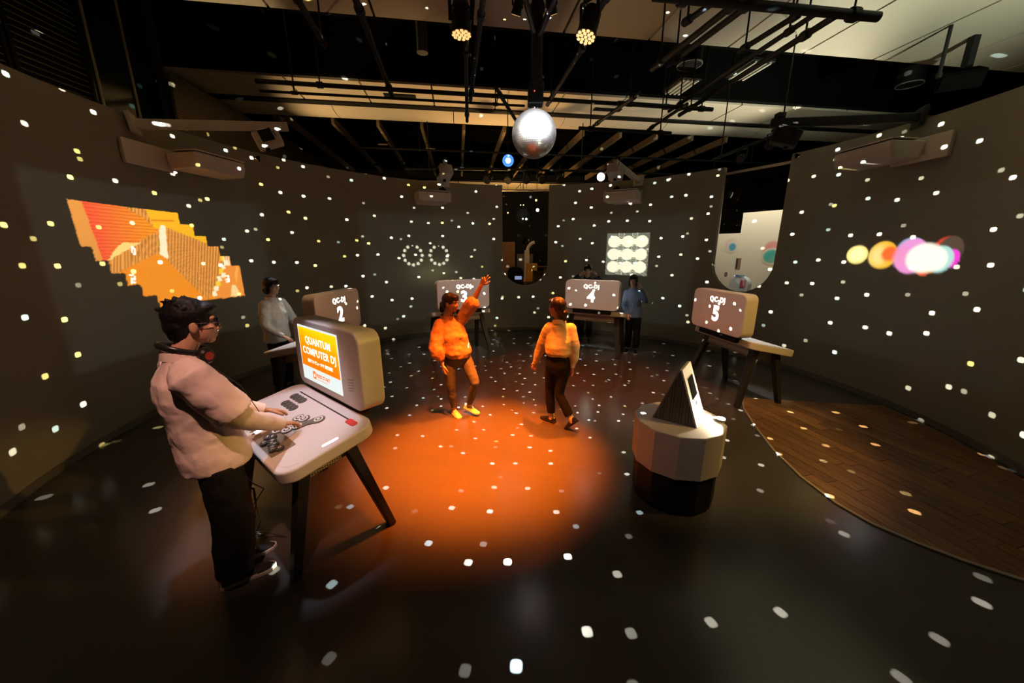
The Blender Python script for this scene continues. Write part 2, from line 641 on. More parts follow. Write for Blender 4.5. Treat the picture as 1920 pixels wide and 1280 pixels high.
# vents and black gaps in the soffits
def vent(u, w, z, label):
    t = thing('ceiling_vent', label, 'vent', grid(u, w, z))
    G().box((u, w, z - 0.006), (0.62, 0.16, 0.012), GX).obj('frame', BLACKM, t)
    for i in range(3):
        G().box((u - 0.2 + 0.2 * i, w, z - 0.014), (0.17, 0.12, 0.012), GX).obj('slot', BLACK, t)
vent(3.25, 4.95, 5.0, 'black slotted vent in the soffit at the upper right')
vent(-1.05, 8.45, 5.0, 'black slotted vent in the soffit left of the mirror ball')
vent(3.35, 8.55, 5.0, 'black slotted vent in the soffit right of the mirror ball')
# recessed ring lights, unlit
for (x, y), lb in (((3.18, 7.48), 'unlit round downlight rim right of the truss'), ((7.96, 8.27), 'unlit round downlight rim near the right edge')):
    t = thing('downlight_ring', lb, 'downlight', (x, y, 5.2))
    rg = []
    for i in range(28):
        a = 2 * PI * i / 28
        c_, s_ = math.cos(a), math.sin(a)
        rg.append([Vector((x + (0.20 + dx) * c_, y + (0.20 + dx) * s_, 5.2 + dz)) for dx, dz in ((0, 0), (0.014, 0), (0.014, 0.02), (0, 0.02))])
    rg.append(rg[0])
    G().loft(rg, cap=False).obj('rim', mat('rim_grey', (0.4, 0.42, 0.4), 0.3, 0.5), t)
    G().tube([(x, y, 5.21), (x, y, 5.5)], 0.205, 24, cap=True).obj('can', BLACK, t, smooth=True)
# a grey duct stub, black ducts and fixture bars in the dark recess
t = thing('duct_stub', 'shiny grey vertical duct stub in the dark ceiling recess', 'duct', (-1.46, 6.86, 5.2))
G().tube([(-1.46, 6.86, 5.12), (-1.46, 6.86, 6.65)], 0.085, 20).obj('pipe', GREYM, t, smooth=True)
G().tube([(-1.46, 6.86, 5.11), (-1.46, 6.86, 5.14)], 0.092, 20).obj('collar', GREYM, t, smooth=True)
for u0, u1, w, z, s, lb in ((-6, 12, 6.35, 5.75, 0.5, 'black air duct in the ceiling recess'), (-6, 12, 7.3, 5.9, 0.35, 'slimmer black air duct in the ceiling recess')):
    t = thing('air_duct', lb, 'duct', grid((u0 + u1) / 2, w, z))
    for i in range(6):
        a, b = u0 + (u1 - u0) * i / 6, u0 + (u1 - u0) * (i + 1) / 6
        G().box(((a + b) / 2, w, z), (b - a - 0.01, s, s * 0.8), GX).obj('section', DULL_BLACK, t)
        G().box((b, w, z), (0.04, s + 0.05, s * 0.8 + 0.05), GX).obj('flange', BLACKM, t)
    G().box(((u0 + u1) / 2, w, (z + 6.66) / 2), (0.04, 0.04, 6.66 - z), GX).obj('hanger', BLACKM, t)
# linear grilles catching light at the upper right
for (u, w), lb in (((5.0, 6.6), 'slatted black linear grille below the upper right soffit'), ((4.2, 7.35), 'slatted black linear grille nearer the second soffit')):
    t = thing('linear_grille', lb, 'grille', grid(u, w, 5.0))
    for i in range(4):
        G().box((u + 0.09 * i, w, 5.02), (0.035, 0.62, 0.03), GX).obj('slat', mat('slat_metal', (0.55, 0.56, 0.5), 0.4, 0.2), t)
    G().box((u + 0.135, w, 5.06), (0.42, 0.66, 0.04), GX).obj('frame', BLACK, t)

def pipe(p0, p1, r, label, name='ceiling_pipe', clamp=True, hang=True):
    t = thing(name, label, 'pipe', tuple((Vector(p0) + Vector(p1)) / 2))
    G().tube([p0, p1], r, 12).obj('tube', BLACKM, t, smooth=True)
    p0, p1 = Vector(p0), Vector(p1)
    d = (p1 - p0)
    if clamp:
        for f in (0.12, 0.88):
            q = p0 + d * f
            G().tube([q - d.normalized() * 0.04, q + d.normalized() * 0.04], r * 1.45, 10).obj('clamp', BLACKM, t, smooth=True)
            if hang:
                G().tube([q, Vector((q.x, q.y, top_z(q.x, q.y)))], 0.011, 6).obj('hanger_rod', BLACKM, t)
    return t
# long dark joists behind the second soffit
for i in range(13):
    u = -5.0 + i * 1.05
    g = G().box((u, 13.2, 5.05), (0.07, 5.8, 0.16), GX)
    ob = g.obj('ceiling_joist', mat('joist', (0.20, 0.15, 0.09), 0.6, noise=0.3))
    tag(ob, 'dark brown ceiling joist running back behind the rounded soffit, %s from the left' % ['first', 'second', 'third', 'fourth', 'fifth', 'sixth', 'seventh', 'eighth', 'ninth', 'tenth', 'eleventh', 'twelfth', 'thirteenth'][i], 'joist', 'joists behind the rounded soffit')
for w, z, lb in ((11.4, 4.75, 'thin cross pipe under the joists, nearest one'), (13.2, 4.7, 'thin cross pipe under the joists, middle one'), (15.0, 4.65, 'thin cross pipe under the joists, farthest one')):
    pipe(grid(-2.6, w, z), grid(11, w, z), 0.03, lb, name='cross_pipe')
# small ceiling tags hanging in the far dark (slot diffusers)
for (u, w), lb in (((-2.0, 11.6), 'short white strip diffuser on the far ceiling, left one'), ((-0.7, 11.9), 'short white strip diffuser on the far ceiling, right one')):
    t = thing('strip_diffuser', lb, 'diffuser', grid(u, w, 4.9))
    G().box((u, w, 4.9), (0.26, 0.05, 0.03), GX).obj('blade', mat('diffuser_white', (0.6, 0.55, 0.45), 0.5), t)
    G().bar(grid(u, w, 4.91), grid(u, w, 6.645), 0.02, 0.02).obj('stem', BLACK, t)

# ------------------------------------------------------------------ left building wall above the round wall: louvres, glazing, column
t = thing('louvre_wall', 'dark louvred panels at the upper left corner', 'louvre', (-6.0, 4.6, 2.9))
for (a, b) in ((3.2, 4.05), (4.12, 4.97), (5.04, 5.87)):
    G().box((-6.06, (a + b) / 2, 4.75), (0.04, b - a, 3.7)).obj('backing_panel', BLACK, t)
    for y in (a, b):
        G().box((-6.0, y, 4.75), (0.08, 0.035, 3.7)).obj('stile', BLACKM, t)
    z = 3.1
    M45 = Matrix.Rotation(R_(35), 4, 'Y')
    while z < 6.5:
        G().box((0, 0, 0), (0.05, b - a - 0.05, 0.008), Matrix.Translation((-6.0, (a + b) / 2, z)) @ M45).obj('slat', mat('louvre_slat', (0.20, 0.17, 0.12), 0.5, 0.3), t)
        z += 0.075
t = thing('curtain_wall_glazing', 'dark greenish glazing with pale mullions at the upper left', 'glazing', (-6.0, 6.6, 2.9))
for (a, b) in ((5.9, 6.02), (6.03, 6.56), (6.58, 7.05)):
    G().box((-6.05, (a + b) / 2, 4.75), (0.02, b - a, 3.7)).obj('pane', mat('dark_glass', (0.008, 0.018, 0.015), 0.08, spec=0.5), t)
for y in (6.025, 6.57):
    G().box((-6.02, y, 4.75), (0.03, 0.014, 3.7)).obj('mullion', mat('mullion_pale', (0.5, 0.45, 0.34), 0.4), t)
G().box((-6.0, 7.08, 4.75), (0.10, 0.06, 3.7)).obj('end_post', mat('post_brown', (0.06, 0.055, 0.045), 0.5), t)
t = thing('round_column', 'slim round cream column beyond the left wall', 'column', (-6.42, 8.0, 0))
G().tube([(-6.42, 8, 0.02), (-6.42, 8, 6.66)], 0.12, 24).obj('shaft', mat('column_cream', (0.70, 0.62, 0.48), 0.5), t, smooth=True)
G().tube([(-6.42, 8, 0.0), (-6.42, 8, 0.06)], 0.15, 24).obj('base_ring', GREYM, t, smooth=True)
# perforated screens behind the left wall
t = thing('screen_wall', 'brown slatted screen panels rising behind the left wall', 'screen', (-5.0, 9.2, 2.9))
for i in range(9):
    y = 6.9 + i * 0.62
    G().box((-5.72 - 0.05 * i, y + 0.3, 3.9), (0.05, 0.58, 1.9)).obj('panel', perforated('screen_perforated', (0.16, 0.13, 0.085), (0.008, 0.008, 0.008), 22), t)

# ------------------------------------------------------------------ pipe grid above the room
pipe((-3.62, 5.84, 4.3), (3.4, 6.9, 4.3), 0.03, 'long black pipe running across behind the mirror ball')
pipe((-3.62, 5.90, 4.2), (0.2, 6.45, 4.2), 0.018, 'thin cable pipe under the long black pipe')
pipe((1.35, 4.13, 4.32), (3.8, 4.45, 4.32), 0.045, 'thick black pipe at the top right')
pipe((0.87, 4.75, 4.3), (0.58, 6.7, 4.3), 0.03, 'black pipe running back from the right stage light')
pipe((-0.27, 4.1, 4.3), (-0.66, 6.5, 4.3), 0.03, 'black pipe running back right of the left stage light')
pipe((-0.50, 4.6, 4.22), (-0.80, 7.2, 4.22), 0.028, 'black pipe running back from the left stage light')
pipe((3.31, 4.40, 4.30), (2.95, 7.15, 4.30), 0.035, 'outer of the twin slanting pipes at the upper right')
pipe((3.12, 4.40, 4.33), (2.72, 7.05, 4.33), 0.028, 'inner of the twin slanting pipes at the upper right')
pipe((3.0, 4.42, 4.36), (2.8, 5.2, 4.36), 0.03, 'short blunt pipe beside the twin pipes')
pipe((2.03, 4.15, 4.34), (1.84, 4.6, 4.34), 0.03, 'short pipe stub at the top, leftmost of three')
pipe((2.24, 4.15, 4.34), (1.88, 5.6, 4.34), 0.034, 'slanting pipe at the top, middle of three')
pipe((2.39, 4.15, 4.34), (2.05, 5.5, 4.34), 0.034, 'slanting pipe at the top, rightmost of three')
pipe((1.19, 7.17, 4.1), (2.95, 7.45, 4.1), 0.03, 'lower black cross pipe right of the mirror ball')
pipe((1.64, 6.33, 4.2), (3.25, 6.6, 4.2), 0.03, 'upper black cross pipe right of the mirror ball')
pipe((-0.22, 5.6, 4.12), (0.19, 7.2, 4.06), 0.026, 'slanting black brace just left of the mirror ball', hang=False)
pipe((1.81, 5.81, 4.14), (1.45, 7.2, 4.14), 0.026, 'slanting black brace right of the mirror ball', hang=False)
pipe((2.66, 6.2, 4.14), (2.50, 7.4, 4.14), 0.026, 'slanting black brace farther right of the mirror ball', hang=False)
pipe((-2.13, 4.2, 4.42), (-2.3, 5.2, 4.42), 0.035, 'short black pipe at the top left')
pipe((-1.54, 4.2, 4.40), (-1.90, 6.5, 4.36), 0.035, 'long black pipe running back at the top left')
pipe((3.95, 7.75, 3.72), (4.12, 5.9, 3.72), 0.022, 'thin pipe over the right opening')
pipe((0.09, 4.2, 4.45), (0.24, 4.52, 4.22), 0.03, 'black diagonal brace left of the truss post', hang=False, clamp=False)
pipe((0.47, 4.2, 4.45), (0.28, 4.52, 4.18), 0.03, 'black diagonal brace right of the truss post', hang=False, clamp=False)
pipe((0.96, 4.2, 4.42), (0.82, 5.0, 4.40), 0.034, 'thick black pipe beside the right stage light', hang=False)
t = thing('hanging_rod', 'thin black rod hanging at the upper right', 'rod', (4.86, 4.72, 4.5))
G().tube([(6.07, 5.9, 4.4), (6.07, 5.9, 6.66)], 0.022, 8).obj('rod', BLACKM, t)
G().tube([(6.07, 5.9, 4.36), (6.07, 5.9, 4.42)], 0.035, 8).obj('foot', BLACKM, t)
t = thing('hanging_speaker', 'black loudspeaker hung on a post at the upper right', 'speaker', (6.75, 6.1, 4.2))
Msp = Matrix.Translation((6.55, 6.1, 4.42)) @ Matrix.Rotation(R_(-28), 4, 'Z') @ Matrix.Rotation(R_(25), 4, 'X')
G().box((0, 0, 0), (0.50, 0.30, 0.24), Msp).obj('cabinet', DULL_BLACK, t, bevel=0.03)
G().box((0, -0.175, 0), (0.44, 0.01, 0.19), Msp).obj('grille', DULL_BLACK, t)
G().bar((6.7, 6.15, 4.5), (6.78, 6.2, 6.66), 0.09, 0.09).obj('post', BLACKM, t)

# ------------------------------------------------------------------ mirror ball, its post and motor
t = thing('truss_post', 'thick black post hanging down to the mirror ball motor', 'post', (0.27, 4.55, 3.8))
G().tube([(0.27, 4.55, 3.72), (0.27, 4.55, 4.995)], 0.062, 16).obj('tube', BLACKM, t, smooth=True)
G().tube([(0.27, 4.55, 3.70), (0.27, 4.55, 3.76)], 0.085, 16).obj('collar', BLACKM, t, smooth=True)
for zz in (4.28, 4.42):
    G().tube([(0.27, 4.55, zz), (0.27, 4.55, zz + 0.06)], 0.08, 16).obj('clamp', BLACKM, t, smooth=True)
t = thing('ball_motor', 'small black motor box above the mirror ball with a red pilot lamp', 'motor', (0.26, 4.55, 3.55))
G().box((0.26, 4.55, 3.62), (0.17, 0.15, 0.16)).obj('housing', BLACK, t, bevel=0.012)
G().tube([(0.25, 4.55, 3.5), (0.25, 4.55, 3.55)], 0.02, 10).obj('shaft', CHROME, t, smooth=True)
G().tube([(0.245, 4.474, 3.655), (0.245, 4.468, 3.655)], 0.006, 8).obj('pilot_lamp', emis('red_pilot', (1, 0.03, 0.02), 6), t, label='tiny red pilot lamp')
ball = thing('mirror_ball', 'mirror ball of small square mirrors hanging in the room centre', 'mirror ball', tuple(BALL))
RB = 0.25
G().ell(BALL, (RB - 0.006,) * 3, n=40, m=24).obj('core', mat('ball_core', (0.25, 0.25, 0.26), 0.5), ball, smooth='all')
tg = G()
nr = 34
rnd = random.Random(3)
for i in range(nr):
    la = -PI / 2 + PI * (i + 0.5) / nr
    n = max(3, int(2 * nr * math.cos(la)))
    for j in range(n):
        lo = 2 * PI * (j + 0.5 * (i % 2)) / n
        d = Vector((math.cos(la) * math.cos(lo), math.cos(la) * math.sin(lo), math.sin(la)))
        e = Vector((-math.sin(lo), math.cos(lo), 0))
        u = d.cross(e).normalized()
        d2 = (d + e * rnd.uniform(-0.012, 0.012) + u * rnd.uniform(-0.012, 0.012)).normalized()
        e = u.cross(d2).normalized(); u = d2.cross(e)
        h = RB * PI / nr * 0.46
        c = BALL + d * RB
        tg.add([c - e * h - u * h, c + e * h - u * h, c + e * h + u * h, c - e * h + u * h,
                c - e * h - u * h - d * 0.008, c + e * h - u * h - d * 0.008, c + e * h + u * h - d * 0.008, c - e * h + u * h - d * 0.008],
               [(0, 3, 2, 1), (0, 1, 5, 4), (1, 2, 6, 5), (2, 3, 7, 6), (3, 0, 4, 7)])
tiles = tg.obj('mirror_tiles', mat('mirror', (0.92, 0.93, 0.95), 0.32, 1.0), ball, kind='stuff')
bm = bmesh.new(); bm.from_mesh(tiles.data); bmesh.ops.recalc_face_normals(bm, faces=bm.faces); bm.to_mesh(tiles.data); bm.free()
G().tube([BALL + Vector((0, 0, RB - 0.01)), BALL + Vector((0, 0, RB + 0.012))], 0.05, 20).obj('cap', CHROME, ball, smooth=True)
G().tube([BALL + Vector((0, 0, RB)), BALL + Vector((0, 0, RB + 0.06))], 0.006, 8).obj('hook', CHROME, ball, smooth=True)

# light thrown back by the mirrors: a small lamp on each side of the ball, its beam cut into squares
class NT:
    def __init__(self, nt):
        self.nt = nt
    def m(self, op, a, b=None, c=None):
        n = self.nt.nodes.new('ShaderNodeMath')
        n.operation = op
        for i, x in enumerate((a, b, c)):
            if x is None:
                continue
            if isinstance(x, (int, float)):
                n.inputs[i].default_value = x
            else:
                self.nt.links.new(x, n.inputs[i])
        return n.outputs[0]
def beams(name, where, power, imp):
    l = bpy.data.lights.new(name, 'POINT')
    l.energy = power * imp
    l.shadow_soft_size = 0.0
    l.use_nodes = True
    nt = l.node_tree
    em = nt.nodes['Emission']
    N = NT(nt)
    tc = nt.nodes.new('ShaderNodeTexCoord')
    sp = nt.nodes.new('ShaderNodeSeparateXYZ')
    nt.links.new(tc.outputs['Normal'], sp.inputs[0])
    X, Y, Z = sp.outputs
    lat = N.m('ARCSINE', Z)
    lon = N.m('ARCTAN2', Y, X)
    # each lamp serves its own share of the directions
    if where == 'low':
        face = N.m('LESS_THAN', Z, 0.30)
    else:
        face = N.m('MULTIPLY', N.m('GREATER_THAN', Z, 0.30), N.m('GREATER_THAN' if where == 'back' else 'LESS_THAN', Y, 0.0))
    total = None
    cr = nt.nodes.new('ShaderNodeCombineXYZ')
    layers = []
    # pitch, jitter, half size, gain, drop-out, seed, base tint
    for (pitch, jit, half, gain, drop, seed) in (((4.9, 2.4, 0.38, 1.0, 0.20, 1.0), (8.0, 5.0, 0.36, 0.25, 0.40, 2.0)) if where == 'low' else ((9.0, 5.0, 0.5, 1.0, 0.25, 1.0),)):
        dl = R_(pitch)
        y = N.m('ADD', N.m('DIVIDE', lat, dl), 0.37 * seed)
        rg = N.m('FLOOR', y)
        fy = N.m('SUBTRACT', N.m('SUBTRACT', y, rg), 0.5)
        latc = N.m('MULTIPLY', N.m('SUBTRACT', N.m('ADD', rg, 0.5), 0.37 * seed), dl)
        cl = N.m('MAXIMUM', N.m('COSINE', latc), 0.05)
        cnt = N.m('MAXIMUM', N.m('ROUND', N.m('DIVIDE', N.m('MULTIPLY', cl, 2 * PI), dl)), 1.0)
        w = N.m('MULTIPLY', N.m('ADD', N.m('DIVIDE', lon, 2 * PI), 0.5), cnt)
        ix = N.m('FLOOR', w)
        fx = N.m('SUBTRACT', N.m('SUBTRACT', w, ix), 0.5)
        cx = nt.nodes.new('ShaderNodeCombineXYZ')
        nt.links.new(rg, cx.inputs[0]); nt.links.new(ix, cx.inputs[1]); cx.inputs[2].default_value = seed
        wn = nt.nodes.new('ShaderNodeTexWhiteNoise')
        wn.noise_dimensions = '3D'
        nt.links.new(cx.outputs[0], wn.inputs['Vector'])
        sc_ = nt.nodes.new('ShaderNodeSeparateColor')
        nt.links.new(wn.outputs['Color'], sc_.inputs[0])
        r0, r1, r2 = sc_.outputs
        ax = N.m('SUBTRACT', N.m('MULTIPLY', fx, pitch), N.m('MULTIPLY', N.m('SUBTRACT', r0, 0.5), jit))
        ay = N.m('SUBTRACT', N.m('MULTIPLY', fy, pitch), N.m('MULTIPLY', N.m('SUBTRACT', r1, 0.5), jit))
        q = N.m('ADD', N.m('POWER', N.m('ABSOLUTE', N.m('DIVIDE', ax, half)), 3.0), N.m('POWER', N.m('ABSOLUTE', N.m('DIVIDE', ay, half * 0.72)), 3.0))
        mr = nt.nodes.new('ShaderNodeMapRange')
        mr.interpolation_type = 'SMOOTHSTEP'
        mr.inputs['From Min'].default_value = 1.5
        mr.inputs['From Max'].default_value = 0.35
        nt.links.new(q, mr.inputs['Value'])
        alive = N.m('GREATER_THAN', r2, drop)
        bright = N.m('MULTIPLY', N.m('ADD', N.m('MULTIPLY', wn.outputs['Value'], 0.75), 0.35), gain)
        val = N.m('MULTIPLY', N.m('MULTIPLY', mr.outputs[0], alive), bright)
        # tint: most white, some bluish, some yellow where the warm lamps strike the ball (towards the left)
        hue = N.m('FRACT', N.m('MULTIPLY', wn.outputs['Value'], 7.31))
        side = N.m('MULTIPLY', N.m('MAXIMUM', N.m('MULTIPLY', X, -1.0), 0.0), 0.36)
        yel = N.m('LESS_THAN', hue, N.m('ADD', 0.02, side))
        blu = N.m('GREATER_THAN', hue, 0.82)
        rr = N.m('SUBTRACT', 1.0, N.m('MULTIPLY', blu, 0.28))
        gg = N.m('SUBTRACT', 1.0, N.m('MULTIPLY', yel, 0.10))
        bb = N.m('SUBTRACT', N.m('ADD', 0.88, N.m('MULTIPLY', blu, 0.2)), N.m('MULTIPLY', yel, 0.55))
        layers.append((val, (rr, gg, bb)))
    chans = []
    for c in range(3):
        s = None
        for val, tint in layers:
            p = N.m('MULTIPLY', val, tint[c])
            s = p if s is None else N.m('ADD', s, p)
        chans.append(N.m('MULTIPLY', s, face))
    for c in range(3):
        nt.links.new(chans[c], cr.inputs[c])
    nt.links.new(cr.outputs[0], em.inputs['Color'])
    em.inputs['Strength'].default_value = 1.0 / imp
    o = bpy.data.objects.new(name, l)
    col.objects.link(o)
    o.parent = ball
    o.location = {'low': (0, 0, -(RB + 0.02)), 'back': (0, 0.20, 0.19), 'front': (0, -0.20, 0.19)}[where]
    return o
beams('ball_reflections', 'low', P_BALL, 5.0)
beams('ball_reflections', 'back', P_BALL * 0.35, 1.5)
beams('ball_reflections', 'front', P_BALL * 0.35, 1.5)

# ------------------------------------------------------------------ stage lamps
def par(loc, target, label, power, color, angle, lens, hang, name='stage_light', blend=0.5, pipe_z=None, leds=True, size=1.0, lit=True, imp=1.0):
    loc = Vector(loc)
    t = thing(name, label, 'stage light', tuple(loc))
    d = (Vector(target) - loc).normalized()
    M = frame(loc, d)
    s = size
    prof = [(-0.26, 0.045), (-0.24, 0.075), (-0.12, 0.085), (-0.02, 0.095), (0.0, 0.10), (0.02, 0.10)]
    g = G()
    rings = [[M @ Vector((r * s * math.cos(2 * PI * j / 20), r * s * math.sin(2 * PI * j / 20), z * s)) for j in range(20)] for z, r in prof]
    g.loft(rings)
    g.obj('can', BLACK, t, smooth=True)
    for k in range(3):
        z = (-0.2 + 0.05 * k) * s
        rg = []
        for j in range(21):
            a = 2 * PI * j / 20
            rg.append([M @ Vector(((0.082 + dx) * s * math.cos(a), (0.082 + dx) * s * math.sin(a), z + dz * s)) for dx, dz in ((0, 0), (0.012, 0), (0.012, 0.012), (0, 0.012))])
        G().loft(rg, cap=False).obj('cooling_fin', BLACKM, t)
    if leds:
        pos = [(0, 0)] + [(0.042 * math.cos(2 * PI * i / 6), 0.042 * math.sin(2 * PI * i / 6)) for i in range(6)] + [(0.076 * math.cos(2 * PI * i / 11), 0.076 * math.sin(2 * PI * i / 11)) for i in range(11)]
        for (px, py) in pos:
            G().prism(circ(0.017 * s, 8, px * s, py * s), 0.021 * s, 0.027 * s, M).obj('led', lens, t)
        G().prism(circ(0.096 * s, 20), 0.0195 * s, 0.0208 * s, M).obj('lens_plate', mat('lens_plate', (0.05, 0.04, 0.03), 0.3), t)
    else:
        G().prism(circ(0.085 * s, 20), 0.0205 * s, 0.024 * s, M).obj('lens', lens, t)
    # yoke and clamp
    side = (M.to_3x3() @ Vector((1, 0, 0))).normalized()
    mid = loc - d * 0.10 * s
    top = Vector((mid.x, mid.y, mid.z + 0.20 * s))
    for sg in (-1, 1):
        G().bar(mid + side * sg * 0.105 * s, top + side * sg * 0.105 * s, 0.03 * s, 0.008 * s).obj('yoke_arm', BLACKM, t)
    G().bar(top - side * 0.11 * s, top + side * 0.11 * s, 0.012 * s, 0.03 * s).obj('yoke_bridge', BLACKM, t)
    G().tube([top, Vector((top.x, top.y, hang if hang < 4.42 else top_z(top.x, top.y)))], 0.014 * s, 8).obj('hanger', BLACKM, t)
    G().box((top.x, top.y, top.z + 0.05 * s), (0.05 * s, 0.06 * s, 0.06 * s)).obj('hook_clamp', BLACKM, t)
    cpts = []
    for i in range(14):
        a = PI * 1.5 * i / 13
        cpts.append(loc - d * 0.25 * s + Vector((-0.09 * math.sin(a) * s, 0.03 * math.sin(a * 1.7) * s, 0.02 * s + 0.22 * s * i / 13)))
    G().tube(cpts, 0.005 * s, 5).obj('power_cable', RUBBER, t)
    if lit and power > 0:
        spot('stage_beam', loc + d * 0.04 * s, target, power, color, angle, blend, 0.05, parent=t, imp=imp)
    return t
LENS_O = emis('led_orange', (1.0, 0.50, 0.17), 1.5)
LENS_W = emis('led_warm', (1.0, 0.60, 0.24), 1.5)
par((-0.49, 4.12, 4.02), (-0.50, 4.05, 0), 'black stage light with a warm glowing face left of the truss post', P_ORANGE * 0.10, C_ORANGE, 36, LENS_O, 4.3, blend=0.9)
par((0.72, 4.12, 4.00), (-0.28, 3.35, 0), 'black stage light with a honeycomb glowing face right of the truss post', P_ORANGE, C_ORANGE, 40, LENS_W, 4.3, blend=0.85)
par((1.65, 3.45, 4.72), (1.55, 5.0, 0), 'small black stage light under the near soffit throwing red light to the back right', P_ORANGE2 * 0.22, (1.0, 0.10, 0.01), 44, LENS_O, 4.3, blend=1.0, leds=False, size=0.7)
par((0.75, 3.2, 4.72), (-0.05, 5.45, 0), 'small black stage light under the near soffit throwing red light to the back left', P_ORANGE2 * 0.30, (1.0, 0.10, 0.01), 40, LENS_O, 4.6, blend=1.0, leds=False, size=0.6)
par((-0.35, 2.7, 4.75), (-0.34, 3.32, 0), 'added unseen stage light at the ceiling above the orange pool of light', P_ORANGE * 2.2, C_ORANGE, 33, LENS_O, 4.9, blend=0.9, size=0.8)  # lamp added to strengthen the orange pool
# amber side light over the timber floor, outside the picture at the right
par((3.55, 1.75, 3.3), (2.2, 3.75, 0.75), 'amber stage light high at the right, aimed across the drum and console 5', P_AMBER, C_AMBER, 62, LENS_W, 4.9, blend=0.5)
par((3.3, 1.3, 3.4), (-1.15, 2.2, 1.05), 'amber stage light high at the right, aimed at the side of the nearest console', P_AMBER * 1.4, C_AMBER, 15, LENS_W, 4.9, blend=0.6, size=0.8)
par((3.9, 2.6, 3.9), (3.4, 2.55, 0.0), 'weaker amber stage light straight above the timber floor', P_AMBER * 0.035, C_AMBER, 62, LENS_W, 4.9, blend=0.3)
# lights over the middle, aimed at the backs of the consoles
for k, ang in enumerate((174, 116.5, 61.5, 8)):
    src = ring(ang, 0.45, 4.62)
    tg_ = ring(ang, 2.6, 1.15)
    par(src, tg_, 'small black stage light above the room centre aimed at console %s' % ['two', 'three', 'four', 'five'][k], P_CONSOLE * 2.1, [(1, .58, .28), (1, .72, .60), (1, .70, .56), (1, .58, .40)][k], 26, LENS_W, 5.2, blend=0.7, leds=False, size=0.6)
par((-0.55, 0.25, 4.2), (-1.6, 2.05, 1.1), 'added unseen stage light at the front ceiling aimed at the man in the pink shirt', P_CONSOLE * 2.3, (1.0, 0.50, 0.37), 24, LENS_W, 5.0, blend=0.8, leds=False, size=0.6)  # fill added to brighten the man and the console front
par((0.2, 0.7, 4.2), (1.33, 2.65, 0.5), 'added unseen stage light at the front ceiling aimed at the white drum', P_CONSOLE * 0.30, (1.0, 0.70, 0.56), 16, LENS_W, 5.0, blend=0.6, leds=False, size=0.6)  # fill added for the left and front of the drum
# pin spots for the mirror ball; the three front ones are added to brighten it
blue_t = par((-0.08, 8.1, 3.78), tuple(BALL), 'stage light with a dazzling blue-white lens behind the mirror ball', 900, (0.62, 0.80, 1.0), 8, emis('lens_blue', (0.40, 0.68, 1.0), 14.0), 4.7, leds=False, size=0.62, imp=0.1)
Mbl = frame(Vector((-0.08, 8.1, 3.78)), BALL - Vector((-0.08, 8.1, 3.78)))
G().prism(circ(0.115, 24), -0.004, 0.010, Mbl).obj('halo_disc', emis('halo_blue', (0.06, 0.24, 1.0), 1.6), blue_t, label='blue disc standing in for the lamp halo')  # the lamp's blue halo put in as a glowing disc
par((0.6, 0.3, 4.5), tuple(BALL), 'middle added pin spot at the front ceiling aimed at the mirror ball', 22000, (0.95, 0.97, 1.0), 5.4, emis('lens_white', (1, 1, 1), 5), 5.0, leds=False, size=0.6, imp=0.04)

par((-2.2, 0.6, 4.4), tuple(BALL), 'left added pin spot at the front ceiling aimed at the mirror ball', 9000, (1.0, 0.95, 0.85), 5.0, emis('lens_white', (1, 1, 1), 5), 5.0, leds=False, size=0.6, imp=0.04)
par((2.8, 0.8, 4.4), tuple(BALL), 'right added pin spot at the front ceiling aimed at the mirror ball', 9000, (0.85, 0.93, 1.0), 5.0, emis('lens_white', (1, 1, 1), 5), 5.0, leds=False, size=0.6, imp=0.04)

# row of unlit black spotlights on a pipe along the top of the back wall
pipe((-2.6, 9.55, 3.92), (2.3, 9.75, 3.92), 0.025, 'pipe carrying black spotlights above the middle opening')
for k, (x, tx, lb) in enumerate(((-0.62, -1.4, 'unlit black spotlight above the middle opening, leftmost'), (-0.1, -0.7, 'unlit black spotlight above the middle opening, second from left'),
                                (0.35, 0.2, 'unlit black spotlight above the middle opening, third from left'), (0.75, 1.3, 'unlit black spotlight above the middle opening, fourth from left'), (1.2, 1.5, 'unlit black spotlight above the middle opening, rightmost'))):
    par((x, 9.6, 3.68), (tx, 7.9, 2.4), lb, 0, (1, 1, 1), 20, mat('lens_dark', (0.03, 0.03, 0.04), 0.1), 3.92, name='spotlight', leds=False, size=0.95, lit=False)
for k, (p, tg_, lb) in enumerate((((4.05, 7.0, 3.55), (3.3, 6.3, 2.9), 'small black spotlight hanging over the right opening, left one'), ((4.1, 6.35, 3.6), (3.5, 6.0, 2.9), 'small black spotlight hanging over the right opening, right one'))):
    par(p, tg_, lb, 0, (1, 1, 1), 20, mat('lens_dark', (0.03, 0.03, 0.04), 0.1), 3.74, name='spotlight', leds=False, size=0.7, lit=False)

# added fill lamps: unseen uplights behind the wall, and dim downlights over the room
def uplight(loc, target, power, color, angle, label):
    t = thing('uplight', label, 'uplight', (loc[0], loc[1], 0))
    G().tube([(loc[0], loc[1], 0), (loc[0], loc[1], loc[2] - 0.2)], 0.025, 10).obj('stand', BLACKM, t, smooth=True)
    G().tube([(loc[0], loc[1], 0), (loc[0], loc[1], 0.03)], 0.2, 16).obj('foot', BLACKM, t, smooth=True)
    d = (Vector(target) - Vector(loc)).normalized()
    M = frame(loc, d)
    G().loft([[M @ Vector((r * math.cos(2 * PI * j / 16), r * math.sin(2 * PI * j / 16), z)) for j in range(16)] for z, r in ((-0.2, 0.05), (-0.17, 0.09), (0, 0.1))]).obj('can', BLACK, t, smooth=True)
    spot('uplight_fill', Vector(loc) + d * 0.02, target, power, color, angle, 0.6, 0.1, parent=t)
uplight((-5.6, 8.6, 2.4), (-1.0, 9.0, 5.0), P_UP_WARM, (1.0, 0.62, 0.26), 95, 'added unseen uplight behind the left part of the wall')
